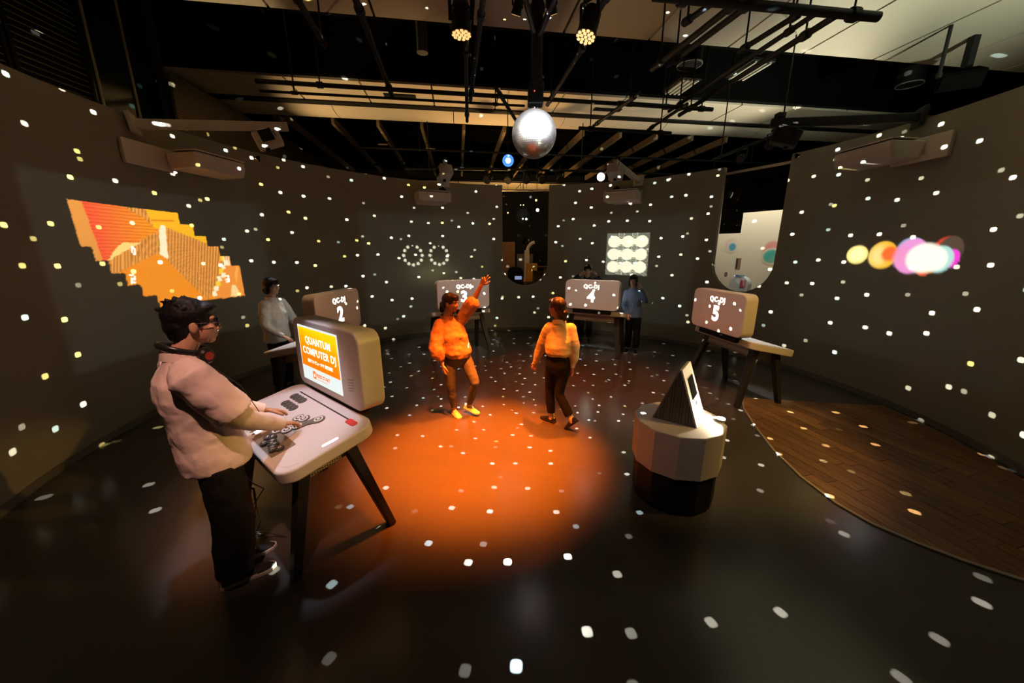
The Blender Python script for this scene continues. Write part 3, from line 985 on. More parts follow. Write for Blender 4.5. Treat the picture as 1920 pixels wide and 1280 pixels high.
uplight((-0.6, 10.5, 2.6), (0.3, 8.6, 5.0), P_UP_WARM * 0.75, (1.0, 0.56, 0.20), 120, 'added unseen uplight behind the middle of the wall')
uplight((6.0, 7.8, 2.4), (3.6, 8.0, 5.0), P_UP_COOL * 0.8, (1.0, 0.93, 0.70), 110, 'added unseen uplight behind the right opening')
uplight((5.9, 2.3, 2.4), (4.2, 5.2, 5.0), P_UP_COOL * 1.2, (0.92, 1.0, 0.76), 110, 'added unseen uplight behind the right part of the wall')
uplight((-5.7, 3.6, 2.4), (-0.2, 5.0, 5.0), P_UP_WARM * 1.0, (1.0, 0.70, 0.34), 95, 'added unseen uplight behind the near left part of the wall')
uplight((0.5, 14.5, 2.4), (0.5, 17.0, 4.8), P_UP_WARM * 1.2, (1.0, 0.55, 0.18), 130, 'added unseen uplight in the hall behind the middle opening')
def downlight(x, y, power, label):
    t = thing('downlight', label, 'downlight', (x, y, 4.95))
    G().tube([(x, y, 4.9), (x, y, 5.05)], 0.09, 18).obj('can', BLACK, t, smooth=True)
    G().prism(circ(0.08, 18), -0.004, 0.0, Matrix.Translation((x, y, 4.9))).obj('lens', emis('fill_lens', (1, 0.75, 0.45), 0.6), t)
    l = bpy.data.lights.new('downlight_fill', 'SPOT')
    l.energy = power; l.color = (1.0, 0.80, 0.55); l.spot_size = R_(165); l.spot_blend = 1.0; l.shadow_soft_size = 0.25
    o = bpy.data.objects.new('downlight_fill', l); col.objects.link(o); o.parent = t; o.location = (0, 0, -0.10)
downlight(-1.6, 3.4, P_FILL, 'added dim downlight in the near soffit, left one')
downlight(2.0, 3.6, P_FILL * 0.6, 'added dim downlight in the near soffit, right one')

# ------------------------------------------------------------------ projectors on wall arms and their pictures
DEG = R_(1) * RW
def inside(P, poly):
    x, y = P
    r = np.zeros(x.shape, bool)
    n = len(poly)
    for i in range(n):
        x1, y1 = poly[i]; x2, y2 = poly[(i + 1) % n]
        if y1 == y2:
            continue
        c = ((y1 > y) != (y2 > y)) & (x < (x2 - x1) * (y - y1) / (y2 - y1) + x1)
        r ^= c
    return r
def paint(img, mask, c, a=1.0):
    for k in range(3):
        img[..., k] = np.where(mask, img[..., k] * (1 - a) + c[k] * a, img[..., k])
def img_stairs(T, Z):
    img = np.zeros(T.shape + (3,))
    S = T * DEG                                        # arc length along the wall
    out = [(189.45, 2.459), (174.05, 2.456), (174.05, 2.315), (171.94, 2.315), (171.94, 2.173), (170.0, 2.173), (170.0, 2.036), (168.07, 2.036), (168.07, 1.897), (166.3, 1.897), (166.3, 1.751), (164.68, 1.751), (164.68, 1.285), (180.25, 1.278), (180.25, 1.438), (182.35, 1.438), (182.35, 1.582), (184.31, 1.582), (184.31, 1.722), (186.21, 1.722), (186.21, 1.865), (187.91, 1.865), (187.91, 2.01), (189.35, 2.01)]
    O = inside((T, Z), out)
    orange = lin(250, 150, 25); tan = lin(226, 150, 70); red = lin(250, 92, 48); yel = lin(253, 190, 25); white = (1.0, 0.93, 0.75)
    paint(img, O, orange)
    hs = 0.76 + 0.38 * (np.sin(Z * 2 * PI / 0.036) > 0)
    vs1 = 0.58 + 0.62 * (np.sin((S + Z * 0.25) * 2 * PI / 0.042) > 0)
    m = inside((T, Z), [(179.19, 1.926), (177.23, 1.838), (171.85, 1.287), (180.28, 1.274), (186.3, 1.72)])
    for k in range(3):
        img[..., k] *= np.where(O, 0.86 + 0.14 * (np.sin(Z * 2 * PI / 0.036) > 0), 1)
    g = np.clip((187.0 - T) / 8.0, 0, 1)
    mred = O & inside((T, Z), [(187.7, 2.47), (182.6, 2.47), (180.06, 2.389), (178.45, 2.258), (177.75, 2.217), (186.2, 1.861), (186.89, 1.86)])
    for k in range(3):
        c = (np.array(lin(248, 84, 52))[k] * (1 - g) + np.array(orange)[k] * g) * hs
        img[..., k] = np.where(mred, c, img[..., k])
    mst = O & inside((T, Z), [(189.6, 2.47), (187.7, 2.47), (186.89, 1.86), (188.0, 1.86), (189.6, 2.0)])
    paint(img, mst, tan)
    for poly in ([(182.6, 2.47), (179.09, 2.47), (178.45, 2.258), (179.53, 2.357)], [(186.25, 1.87), (177.77, 2.211), (178.33, 1.932), (179.19, 1.926), (185.23, 1.725), (186.25, 1.715)], [(176.37, 2.263), (169.96, 2.07), (168.0, 2.05), (168.04, 1.898), (166.3, 1.9), (168.59, 1.588), (171.85, 1.28), (177.23, 1.838)]):
        mm = O & inside((T, Z), poly)
        for k in range(3):
            img[..., k] = np.where(mm, tan[k] * vs1, img[..., k])
    myel = O & inside((T, Z), [(179.09, 2.47), (170, 2.47), (169.9, 2.07), (176.37, 2.263), (177.5, 2.218), (178.45, 2.258)])
    paint(img, myel, yel)
    paint(img, O & inside((T, Z), [(178.6, 2.345), (174.9, 2.36), (174.9, 2.34), (178.6, 2.325)]), lin(235, 130, 30))
    paint(img, O & inside((T, Z), [(177.69, 2.211), (177.12, 2.291), (176.5, 2.275), (177.2, 1.858), (178.35, 1.925)]), white)
    paint(img, O & inside((T, Z), [(178.3, 2.09), (177.9, 2.09), (177.9, 2.03), (178.3, 2.03)]), lin(190, 160, 10))
    paint(img, O & inside((T, Z), [(186.2, 1.861), (181.0, 2.06), (183.5, 2.06), (184.8, 1.99)]), lin(255, 220, 140))
    mrt = O & inside((T, Z), [(166.9, 1.9), (160, 1.9), (160, 1.2), (170.5, 1.2)])
    paint(img, mrt, lin(244, 150, 60))
    # broken bright steps at the right
    steps = [(167.7, 1.86), (167.2, 1.80), (167.9, 1.74), (168.4, 1.68), (168.1, 1.62), (169.0, 1.57), (169.4, 1.50), (169.9, 1.44), (170.4, 1.37)]
    for i, (tt, zz) in enumerate(steps):
        paint(img, O & (abs(T - tt) < 0.42) & (abs(Z - zz) < 0.036), white if i % 3 else lin(255, 215, 60))
    for tt in (166.6, 167.0, 167.5):
        paint(img, O & (abs(T - tt) < 0.09) & (Z > 1.76) & (Z < 1.9), (1, 1, 0.9))
    paint(img, O & inside((T, Z), [(166.0, 1.62), (165.3, 1.74), (165.1, 1.70), (165.9, 1.45)]), lin(255, 180, 90))
    paint(img, O & inside((T, Z), [(167.4, 1.29), (166.9, 1.47), (166.0, 1.45), (165.6, 1.29)]), lin(255, 225, 170))
    # the small numerals, out of strokes
    def seg(tc_, zc, w, h, name):
        segs = {'2': ((-1, 1, 1, 1), (1, 1, 1, 0), (-1, 0, 1, 0), (-1, 0, -1, -1), (-1, -1, 1, -1)), '3': ((-1, 1, 1, 1), (1, 1, 1, -1), (-0.4, 0, 1, 0), (-1, -1, 1, -1)), '0': ((-1, 1, 1, 1), (1, 1, 1, -1), (1, -1, -1, -1), (-1, -1, -1, 1))}[name]
        for a, b, c, d in segs:
            x0, x1 = sorted((tc_ - a * w, tc_ - c * w)); y0, y1 = sorted((zc + b * h, zc + d * h))
            paint(img, (T > x0 - 0.11) & (T < x1 + 0.11) & (Z > y0 - 0.011) & (Z < y1 + 0.011), (1.6, 1.6, 1.6))
    seg(182.27, 1.972, 0.17, 0.038, '0')
    seg(183.37, 1.652, 0.27, 0.044, '2')
    seg(167.5, 1.562, 0.27, 0.044, '3')
    return img * 0.9
def img_rings(T, Z):
    img = np.zeros(T.shape + (3,))
    for tc_ in (122.45, 114.95):
        for i in range(12):
            a = 2 * PI * i / 12 + PI / 2
            r = 0.036 if i else 0.014
            dx = (T - (tc_ - 2.62 * math.cos(a))) * DEG
            dz = Z - (1.885 + 0.213 * math.sin(a))
            d = np.sqrt(dx * dx + dz * dz)
            v = np.clip((r * 1.15 - d) / (r * 0.35), 0, 1)[..., None]
            img = np.maximum(img, v * np.array((1.0, 1.0, 0.95)))
    # a soft glow of the screen below the rings
    dx = (T - 117.0) * DEG / 0.55; dz = (Z - 1.50) / 0.28
    img = img + (0.075 * np.exp(-(dx * dx + dz * dz)))[..., None] * np.array((1.0, 0.95, 0.55))
    return img
def img_blobs(T, Z):
    img = np.zeros(T.shape + (3,))
    u = (T - 59.2) / 5.85; v = (Z - 1.908) / 0.472                     # -1..1 in the square, u to the left
    sq = (abs(u) < 1) & (abs(v) < 1)
    paint(img, sq, (0.17, 0.20, 0.19))
    nz = (np.sin(T * 37.1 + Z * 91.7) * np.sin(T * 71.3 - Z * 53.9) > 0.72) & sq & ((-u) + (-v) > 0.75)
    paint(img, nz, (0.6, 0.68, 0.66))
    field = np.zeros(T.shape)
    for row in (-1, 0, 1):
        for cc in (-1, 0, 1):
            du = (u - cc * 0.64) * 1.0; dv = (v - row * 0.60) * 1.0
            d2 = (du / 0.30) ** 2 + (dv / 0.28) ** 2
            paint(img, sq & (d2 < 1), (1.25, 1.28, 1.22))
        for cc in (-0.32, 0.32):
            du = u - cc
            hh = 0.13 + 0.42 * du * du * 4
            paint(img, sq & (abs(du) < 0.30) & (abs(v - row * 0.60) < hh), (1.25, 1.28, 1.22))
    for row in (-0.92, -0.30, 0.30, 0.92):
        for cc in (-0.32, 0.32):
            d = np.sqrt(((u - cc) / 1.0) ** 2 + ((v - row) * 1.0) ** 2)
            paint(img, sq & (d < 0.135) & (d > 0.105), (0.8, 0.88, 0.85))
            paint(img, sq & (d < 0.06), (0.34, 0.42, 0.38))
    return img
def img_dots(T, Z):
    img = np.zeros(T.shape + (3,))
    def disc(tc_, zc, rt, rz, c, a=1.0, soft=0.10):
        d = np.sqrt(((T - tc_) / rt) ** 2 + ((Z - zc) / rz) ** 2)
        w = np.clip((1 + soft / 2 - d) / soft, 0, 1) * a
        for k in range(3):
            img[..., k] = img[..., k] * (1 - w) + c[k] * w
    disc(-3.95, 1.95, 1.85, 0.175, (0.9, 0.06, 0.02))
    disc(-4.35, 1.965, 1.7, 0.165, (0.07, 0.05, 0.045))
    disc(-1.6, 1.74, 0.9, 0.06, (0.95, 0.10, 0.02))
    disc(-2.6, 1.77, 0.8, 0.05, (1.0, 0.45, 0.05))
    disc(-4.9, 1.885, 1.0, 0.10, (0.95, 0.05, 0.95))
    disc(-3.4, 1.874, 1.75, 0.15, (0.45, 0.85, 1.0))
    disc(0.85, 1.99, 1.95, 0.14, (0.35, 0.45, 1.0))
    disc(0.55, 1.905, 2.35, 0.21, (0.90, 0.35, 1.0))
    disc(-1.3, 1.885, 2.5, 0.17, (1.3, 1.25, 1.3), soft=0.25)
    disc(-3.1, 1.87, 1.3, 0.12, (1.1, 1.25, 1.3), soft=0.3)
    disc(4.73, 1.917, 2.14, 0.175, (1.0, 0.62, 0.05))
    disc(5.3, 1.91, 1.3, 0.12, (1.1, 0.95, 0.45), 0.8, soft=0.8)
    disc(3.75, 1.935, 1.2, 0.095, (1.0, 0.16, 0.03), soft=0.5)
    disc(2.2, 1.90, 0.9, 0.12, (0.95, 0.35, 0.85), 0.8, soft=0.6)
    disc(8.72, 1.92, 1.72, 0.125, (1.15, 1.0, 0.35))
    disc(8.72, 1.92, 1.3, 0.095, (1.2, 1.12, 0.70), soft=0.5)
    return img
def slide_mat():
    m = bpy.data.materials.new('projector_slide')
    m.use_nodes = True
    nt = m.node_tree
    for n in list(nt.nodes):
        nt.nodes.remove(n)
    out = nt.nodes.new('ShaderNodeOutputMaterial')
    tr = nt.nodes.new('ShaderNodeBsdfTransparent')
    at = nt.nodes.new('ShaderNodeAttribute')
    at.attribute_name = 'slide'
    nt.links.new(at.outputs['Color'], tr.inputs['Color'])
    nt.links.new(tr.outputs[0], out.inputs[0])
    return m
SLIDE = slide_mat()
def projector(wall_pt, tip, label, lens_pt, fn, t0, t1, z0, z1, nu, nv, glow, gain, ca_, black=False):
    wall_pt, tip, L = Vector(wall_pt), Vector(tip), Vector(lens_pt)
    t = thing('arm_projector', label, 'projector', tuple(wall_pt))
    wm = WHITE2 if not black else mat('arm_silhouette', (0.012, 0.011, 0.010), 0.6, spec=0.3)  # silhouetted arm: its shade is put into the colour
    ax = (tip - wall_pt).normalized()
    G().bar(wall_pt, tip, 0.10, 0.085).obj('arm', wm, t, bevel=0.012)
    G().bar(wall_pt - ax * 0.02, wall_pt + ax * 0.03, 0.22, 0.22).obj('wall_plate', wm, t, bevel=0.01)
    tp = tip - ax * 0.10
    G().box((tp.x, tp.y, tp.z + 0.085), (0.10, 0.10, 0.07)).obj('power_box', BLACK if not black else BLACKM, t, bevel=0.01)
    # hanging head
    tc_, zc = (t0 + t1) / 2, (z0 + z1) / 2
    tgt = ring(tc_, RW, zc)
    d = (tgt - L).normalized()
    M = frame(L, d)
    hd = L - d * 0.20 + Vector((0, 0, 0.07))
    drop = tip - ax * 0.22
    G().bar(drop, Vector((hd.x, hd.y, hd.z + 0.04)), 0.05, 0.05).obj('drop_bracket', wm, t)
    Mh = frame(hd, Vector((d.x, d.y, d.z * 0.3)))
    G().box((0, 0, -0.02), (0.25, 0.20, 0.32), Mh).obj('head', wm, t, bevel=0.02)
    G().box((0.0, 0.11, -0.02), (0.19, 0.02, 0.24), Mh).obj('cover_plate', wm, t, bevel=0.006)
    for sg in (-1, 1):
        G().box((0.135 * sg, 0.02, -0.02), (0.016, 0.15, 0.16), Mh).obj('side_bracket', CHROME if sg > 0 else wm, t, bevel=0.004)
    for i in range(3):
        cp = [drop + Vector((0.02 * i, 0.01, 0)), drop + Vector((0.10 - 0.04 * i, 0.05 * i - 0.04, -0.12)), hd + Vector((0.09 - 0.05 * i, 0.03, 0.06)), hd + Vector((0.03 * i, -0.02, 0.02))]
        G().tube(cp, 0.005, 5).obj('cable', WHITE2 if i else RUBBER, t)
    # slide: a picture on glass in front of the lamp
    f = 0.04
    I = M.inverted()
    cs = []
    for a, z in ((t0, z0), (t1, z0), (t0, z1), (t1, z1), (tc_, z0), (tc_, z1)):
        q = I @ ring(a, RW, z)
        cs.append((q.x / q.z * f, q.y / q.z * f))
    ua, ub = min(c[0] for c in cs), max(c[0] for c in cs)
    va, vb = min(c[1] for c in cs), max(c[1] for c in cs)
    U, V = np.meshgrid(np.linspace(ua, ub, nu), np.linspace(va, vb, nv))
    R3 = np.array(M.to_3x3())
    D = np.stack([U, V, np.full_like(U, f)], -1) @ R3.T
    o0 = np.array(L) - np.array((CX, CY, 0))
    A = D[..., 0] ** 2 + D[..., 1] ** 2
    B = 2 * (o0[0] * D[..., 0] + o0[1] * D[..., 1])
    C = o0[0] ** 2 + o0[1] ** 2 - RW ** 2
    tt = (-B + np.sqrt(np.maximum(B * B - 4 * A * C, 0))) / (2 * A)
    HX, HY, HZ = o0[0] + tt * D[..., 0], o0[1] + tt * D[..., 1], o0[2] + tt * D[..., 2]
    T = np.degrees(np.arctan2(HY, HX))
    if tc_ > 100:
        T = np.where(T < 0, T + 360, T)
    img = fn(T, HZ)
    soft = np.clip((T - t0) / 1.0, 0, 1) * np.clip((t1 - T) / 1.0, 0, 1) * np.clip((HZ - z0) / 0.06, 0, 1) * np.clip((z1 - HZ) / 0.06, 0, 1)
    img = np.maximum(img, 0) + (soft * glow)[..., None] * np.array((0.80, 0.95, 1.0))
    ln = np.sqrt((D ** 2).sum(-1))
    dist = tt * ln
    cosi = (HX * D[..., 0] + HY * D[..., 1]) / RW / ln
    need = dist ** 2 / np.maximum(cosi, 0.05)
    ref = float(np.percentile(need, 70))
    img = np.clip(img * gain * (need / ref)[..., None], 0, 4.0)
    top = max(1.0, float(img.max()))
    img = img / top
    verts = np.stack([U.ravel(), V.ravel(), np.full(U.size, f)], -1)
    Mi = np.array(t.matrix_basis.inverted() @ M)
    verts = verts @ Mi[:3, :3].T + Mi[:3, 3]
    idx = np.arange(nu * nv).reshape(nv, nu)
    faces = np.stack([idx[:-1, :-1], idx[:-1, 1:], idx[1:, 1:], idx[1:, :-1]], -1).reshape(-1, 4)
    me = bpy.data.meshes.new('slide')
    me.vertices.add(len(verts)); me.vertices.foreach_set('co', verts.ravel())
    me.loops.add(faces.size); me.loops.foreach_set('vertex_index', faces.ravel().astype(np.int32))
    me.polygons.add(len(faces)); me.polygons.foreach_set('loop_start', np.arange(0, faces.size, 4, dtype=np.int32))
    me.update(calc_edges=True)
    ca = me.color_attributes.new('slide', 'FLOAT_COLOR', 'POINT')
    rgba = np.ones((nu * nv, 4), np.float32); rgba[:, :3] = img.reshape(-1, 3)
    ca.data.foreach_set('color', rgba.ravel())
    me.materials.append(SLIDE)
    so = bpy.data.objects.new('slide', me); col.objects.link(so); so.parent = t
    # hood around the slide, closed behind the lamp
    e = 0.0004
    back = [M @ Vector((x, y, -0.012)) for x, y in ((-0.008, -0.008), (0.008, -0.008), (0.008, 0.008), (-0.008, 0.008))]
    front = [M @ Vector((x, y, f)) for x, y in ((ua, va), (ub, va), (ub, vb), (ua, vb))]
    g = G()
    g.add(back + front, [(0, 3, 2, 1), (0, 1, 5, 4), (1, 2, 6, 5), (2, 3, 7, 6), (3, 0, 4, 7)])
    g.obj('lens_hood', mat('hood_black', (0.004, 0.004, 0.004), 0.9, spec=0.0), t)
    l = bpy.data.lights.new('projector_lamp', 'SPOT')
    l.energy = P_IMAGE * top * ref / 3.0
    l.spot_size = R_(170); l.spot_blend = 0.0; l.shadow_soft_size = 0.0
    mxa = max(math.atan(math.hypot(x, y) / f) for x in (ua, ub) for y in (va, vb))
    l.spot_size = min(R_(176), 2 * mxa + 0.06)
    weigh(l, 0.5)
    lo = bpy.data.objects.new('projector_lamp', l); col.objects.link(lo); lo.parent = t
    lo.matrix_basis = t.matrix_basis.inverted() @ Matrix.Translation(L) @ d.to_track_quat('-Z', 'Y').to_matrix().to_4x4()
    tb = ring(ca_, 3.0, 0.8)
    lp_ = hd + Vector((0, 0, -0.12))
    dm = frame(lp_, (tb - lp_))
    G().tube([dm @ Vector((0, 0, -0.05)), dm @ Vector((0, 0, 0.02))], 0.03, 12).obj('table_lens', BLACK, t, smooth=True)
    spot('table_beam', lp_ + (tb - lp_).normalized() * 0.03, tb, P_TABLE, (0.88, 0.90, 1.0), 26, 0.5, 0.02, parent=t, imp=0.3)
    return t, hd, Mh
projector(ring(178.3, 4.66, 3.40), (-3.03, 5.45, 3.60), 'white projector on a long white arm from the left wall', (-3.42, 5.34, 3.20), img_stairs, 158.5, 195.0, 0.75, 2.72, 420, 280, 0.009, 1.65, 174)
projector(ring(112.5, 4.66, 3.50), (-1.29, 7.58, 3.62), 'white projector on an arm left of the middle opening', (-1.40, 7.85, 3.22), img_rings, 99.0, 136.5, 0.35, 2.80, 320, 260, 0.011, 1.15, 116.7)
pt, hd, Mh = projector(ring(57.5, 4.66, 3.46), (1.96, 7.50, 3.62), 'white projector on an arm with a glaring white lamp right of the middle opening', (2.08, 7.75, 3.22), img_blobs, 41.5, 77.0, 0.35, 2.76, 320, 260, 0.009, 1.25, 61.3)
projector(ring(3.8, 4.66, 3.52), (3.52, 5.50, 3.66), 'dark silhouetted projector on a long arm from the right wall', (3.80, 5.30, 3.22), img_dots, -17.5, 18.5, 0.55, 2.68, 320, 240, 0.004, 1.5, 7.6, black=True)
par(ring(228, 3.15, 3.35), ring(230.6, 2.95, 0.8), 'table lamp head hanging high above the nearest console', P_TABLE * 0.75, (0.82, 0.82, 1.0), 30, LENS_W, 4.9, blend=0.4, leds=False, size=0.5, imp=0.4)
# the glaring lamp on the third projector
lp = Vector((1.66, 7.30, 3.32))
tt_ = thing('projector_lamp_head', 'dazzling white round lamp at the projector right of the middle opening', 'lamp', tuple(lp))
Ml = frame(lp, Vector((-0.55, -1.0, -0.35)))
G().loft([[Ml @ Vector((r * math.cos(2 * PI * j / 18), r * math.sin(2 * PI * j / 18), z)) for j in range(18)] for z, r in ((-0.14, 0.03), (-0.11, 0.055), (0.0, 0.075))]).obj('reflector', WHITE2, tt_, smooth=True)
G().prism(circ(0.07, 20), 0.001, 0.008, Ml).obj('lens', emis('lamp_white', (1.0, 1.0, 0.92), 12), tt_)
G().bar(lp + Vector((0.05, 0.10, 0.05)), (1.92, 7.6, 3.52), 0.03, 0.03).obj('bracket', WHITE2, tt_)

# wall projectors close to the wall
def wall_projector(theta, ptheta, z, label, black=False):
    c = ring(theta, RW - 0.30, z)
    a = R_(theta)
    M = Matrix(((-math.sin(a), -math.cos(a), 0, c.x), (math.cos(a), -math.sin(a), 0, c.y), (0, 0, 1, c.z), (0, 0, 0, 1)))   # x along the wall, y into the room
    t = thing('wall_projector', label, 'projector', tuple(ring(theta, RW, z)))
    pc = ring(ptheta, RW - 0.035, z)
    pa = R_(ptheta)
    Mp = Matrix(((-math.sin(pa), -math.cos(pa), 0, pc.x), (math.cos(pa), -math.sin(pa), 0, pc.y), (0, 0, 1, pc.z), (0, 0, 0, 1)))
    wm = mat('projector_white', (0.88, 0.76, 0.64), 0.45)
    G().prism(rrect(0.62, 0.27, 0.02), -0.022, 0.022, Mp @ Matrix.Rotation(R_(90), 4, 'X')).obj('wall_plate', wm, t, bevel=0.006)
    prof = [(-0.21, -0.02), (-0.17, -0.115), (0.19, -0.10), (0.23, 0.0), (0.23, 0.085), (-0.21, 0.085)]
    rings = [[M @ Vector((x, p[0], p[1])) for p in prof] for x in (-0.36, -0.335, 0.335, 0.36)]
    for q in (0, 3):
        ctr = sum(rings[q], Vector()) / len(rings[q])
        rings[q] = [ctr + (p - ctr) * 0.93 for p in rings[q]]
    G().loft(rings).obj('body', wm, t, bevel=0.008)
    G().box((0, 0.05, 0.094), (0.60, 0.30, 0.014), M).obj('gap', BLACK, t)
    G().box((0, 0.05, 0.107), (0.70, 0.36, 0.014), M).obj('lid', wm, t, bevel=0.004)
    G().box((0.0, -0.19, 0.14), (0.12, 0.16, 0.05), M).obj('bracket', BLACK, t)
    for x in (-0.05, 0.05):
        G().bar(M @ Vector((x, -0.10, 0.12)), M @ Vector((x, -0.26, 0.16)), 0.02, 0.02).obj('bracket_arm', BLACKM, t)
    G().box((0.10, -0.172, -0.02), (0.09, 0.004, 0.012), M).obj('lens_window', mat('lens_dark', (0.03, 0.03, 0.04), 0.1), t)
    return t
wall_projector(170.5, 177.0, 3.08, 'white box projector close to the left wall above the orange picture')
wall_projector(117.0, 117.0, 3.12, 'white box projector on the wall above the two rings of dots')
wall_projector(60.8, 60.0, 3.13, 'white box projector on the wall above the white square picture')
wall_projector(6.0, 2.5, 3.14, 'white box projector on the dark right wall')

# ------------------------------------------------------------------ consoles
TILT = math.atan2(0.13, 0.64)
GLOW = emis('glowing_lettering', (1.0, 0.86, 0.72), 6.0)
ICON_G = mat('icon_grey', (0.13, 0.12, 0.11), 0.5)
ICON_K = mat('icon_black', (0.02, 0.02, 0.02), 0.5)
ICON_W = mat('icon_white', (0.75, 0.72, 0.68), 0.5)
ICON_R = mat('icon_red', (0.65, 0.035, 0.025), 0.5)
def screen_material(name, top, mid, low):
    if name in MATS:
        return MATS[name]
    m = bpy.data.materials.new(name)
    m.use_nodes = True
    nt = m.node_tree
    b = nt.nodes['Principled BSDF']
    b.inputs['Base Color'].default_value = (0.01, 0.01, 0.01, 1)
    b.inputs['Roughness'].default_value = 0.2
    tc = nt.nodes.new('ShaderNodeTexCoord')
    sp = nt.nodes.new('ShaderNodeSeparateXYZ')
    nt.links.new(tc.outputs['Generated'], sp.inputs[0])
    gr = nt.nodes.new('ShaderNodeValToRGB')          # the picture on the screen: yellow top right to orange
    gr.color_ramp.elements[0].position = 0.25
    gr.color_ramp.elements[0].color = (*low, 1)
    gr.color_ramp.elements[1].position = 0.95
    gr.color_ramp.elements[1].color = (*top, 1)
    e = gr.color_ramp.elements.new(0.65)
    e.color = (*mid, 1)
    ad = nt.nodes.new('ShaderNodeMath'); ad.operation = 'MULTIPLY_ADD'
    ad.inputs[1].default_value = -0.25
    nt.links.new(sp.outputs['X'], ad.inputs[0]); nt.links.new(sp.outputs['Z'], ad.inputs[2])
    a2 = nt.nodes.new('ShaderNodeMath'); a2.inputs[1].default_value = 0.15
    nt.links.new(ad.outputs[0], a2.inputs[0])
    nt.links.new(a2.outputs[0], gr.inputs['Fac'])
    nt.links.new(gr.outputs['Color'], b.inputs['Emission Color'])
    b.inputs['Emission Strength'].default_value = 1.15
    MATS[name] = m
    return m
def console(ang, r, num, label, dr=0.0, full=False):
    c = ring(ang, r, 0)
    phi = R_(ang - 90 + dr)
    t = thing('dj_console', label, 'console', tuple(c), phi, 'consoles around the round room')
    Mc = Matrix.Translation(c) @ Matrix.Rotation(phi, 4, 'Z')       # local x: along the console, y: outwards, z: up
    # monitor box
    zc, Wm, Hm, Tm = 1.175, 1.03, 0.55, 0.165
    yi = -0.33
    Mm = Mc @ Matrix.Translation((0, yi + Tm / 2, zc)) @ Matrix.Rotation(R_(90), 4, 'X')    # local x right, local y up, local z = -y (towards the room centre)
    mon = G().prism(rrect(Wm, Hm, 0.085, 9), -Tm / 2, Tm / 2, Mm).obj('monitor', WHITE, t, smooth=True, bevel=0.012, seg=3)
    g = text_geo('QC-DJ', 0.095, 0.0012, space=1.15)
    moved(g, Mm @ Matrix.Translation((0, 0.155, Tm / 2 + 0.0015))).obj('lettering', GLOW, mon, label='glowing lettering QC-DJ')
    if not full:
        g = text_geo(num, 0.28, 0.008)
        moved(g, Mm @ Matrix.Translation((0, -0.04, Tm / 2 + 0.0015))).obj('number', GLOW, mon, label='glowing number %s' % num)
    # the screen on the operator's side
    Ms = Mc @ Matrix.Translation((0, yi + Tm, zc)) @ Matrix.Rotation(R_(180), 4, 'Z') @ Matrix.Rotation(R_(90), 4, 'X')   # x to the operator's right, y up, z towards the operator
    sx, sw, sh = -0.085, 0.655, 0.445
    G().prism(rrect(sw, sh, 0.006, 2), 0.0005, 0.002, Ms @ Matrix.Translation((sx, 0.005, 0))).obj('screen', emis('screen_white', (0.88, 0.96, 0.93), 0.95), mon, label='lit screen')
    if full:
        G().prism([(-sw / 2 + 0.012, -0.105), (sw / 2 - 0.012, -0.105), (sw / 2 - 0.012, sh / 2 - 0.014), (-sw / 2 + 0.012, sh / 2 - 0.014)], 0.002, 0.0028, Ms @ Matrix.Translation((sx, 0.005, 0))).obj('screen_picture', screen_material('screen_orange', (1.0, 0.62, 0.0), (1.0, 0.36, 0.0), (1.0, 0.20, 0.0)), mon, label='orange title picture')
        LW = emis('screen_letters', (1.0, 0.97, 0.90), 1.6)
        LO = emis('screen_letters_orange', (1.0, 0.22, 0.02), 1.0)
        for s, size, y, m_, off in (('QUANTUM', 0.080, 0.118, LW, 0.0012), ('COMPUTER DJ', 0.080, 0.030, LW, 0.0012), ('量子コンピュータで 音楽体験', 0.030, -0.048, LW, 0.0008)):
            moved(text_geo(s, size, off, 0.0004, space=1.08), Ms @ Matrix.Translation((sx + 0.005, y, 0.0034))).obj('title_line', m_, mon, label='white title lettering')
        moved(text_geo('PRESS START', 0.040, 0.0012, 0.0004, 'LEFT'), Ms @ Matrix.Translation((sx - 0.085, -0.150, 0.0026))).obj('start_line', LO, mon, label='orange lettering PRESS START')
        G().box((0, 0, 0), (0.175, 0.006, 0.0006), Ms @ Matrix.Translation((sx + 0.01, -0.180, 0.0026))).obj('small_line', emis('screen_letters_pale', (1.0, 0.50, 0.35), 0.9), mon)
        ic = G().prism(rrect(0.050, 0.062, 0.006, 3), 0.002, 0.003, Ms @ Matrix.Translation((sx - 0.118, -0.155, 0))).obj('start_icon', LO, mon, label='small orange start icon')
        G().prism(rrect(0.020, 0.024, 0.004, 3), 0.003, 0.0036, Ms @ Matrix.Translation((sx - 0.116, -0.157, 0))).obj('icon_face', LW, mon)
        for i in range(5):
            for j in range(5):
                G().prism(circ(0.0035, 8), 0.0002, 0.0012, Ms @ Matrix.Translation((0.34 + 0.017 * i, -0.07 - 0.02 * j + 0.003 * i, 0))).obj('speaker_hole', ICON_K, mon)
    # neck between table and monitor
    G().box((0, yi + 0.09, 0.865), (0.74, 0.09, 0.10), Mc).obj('monitor_bracket', BLACK, t, bevel=0.006)
    # sloping tabletop
    ym, zm = 0.10, 0.805
    Mt = Mc @ Matrix.Translation((0, ym, zm)) @ Matrix.Rotation(-TILT, 4, 'X')
    Dt = 0.66 if not full else 0.60
    Wt = 1.20
    top = G().prism(rrect(Wt, Dt, 0.105, 9), -0.085, 0.0, Mt).obj('tabletop', WHITE, t, smooth=True, bevel=0.012, seg=3)
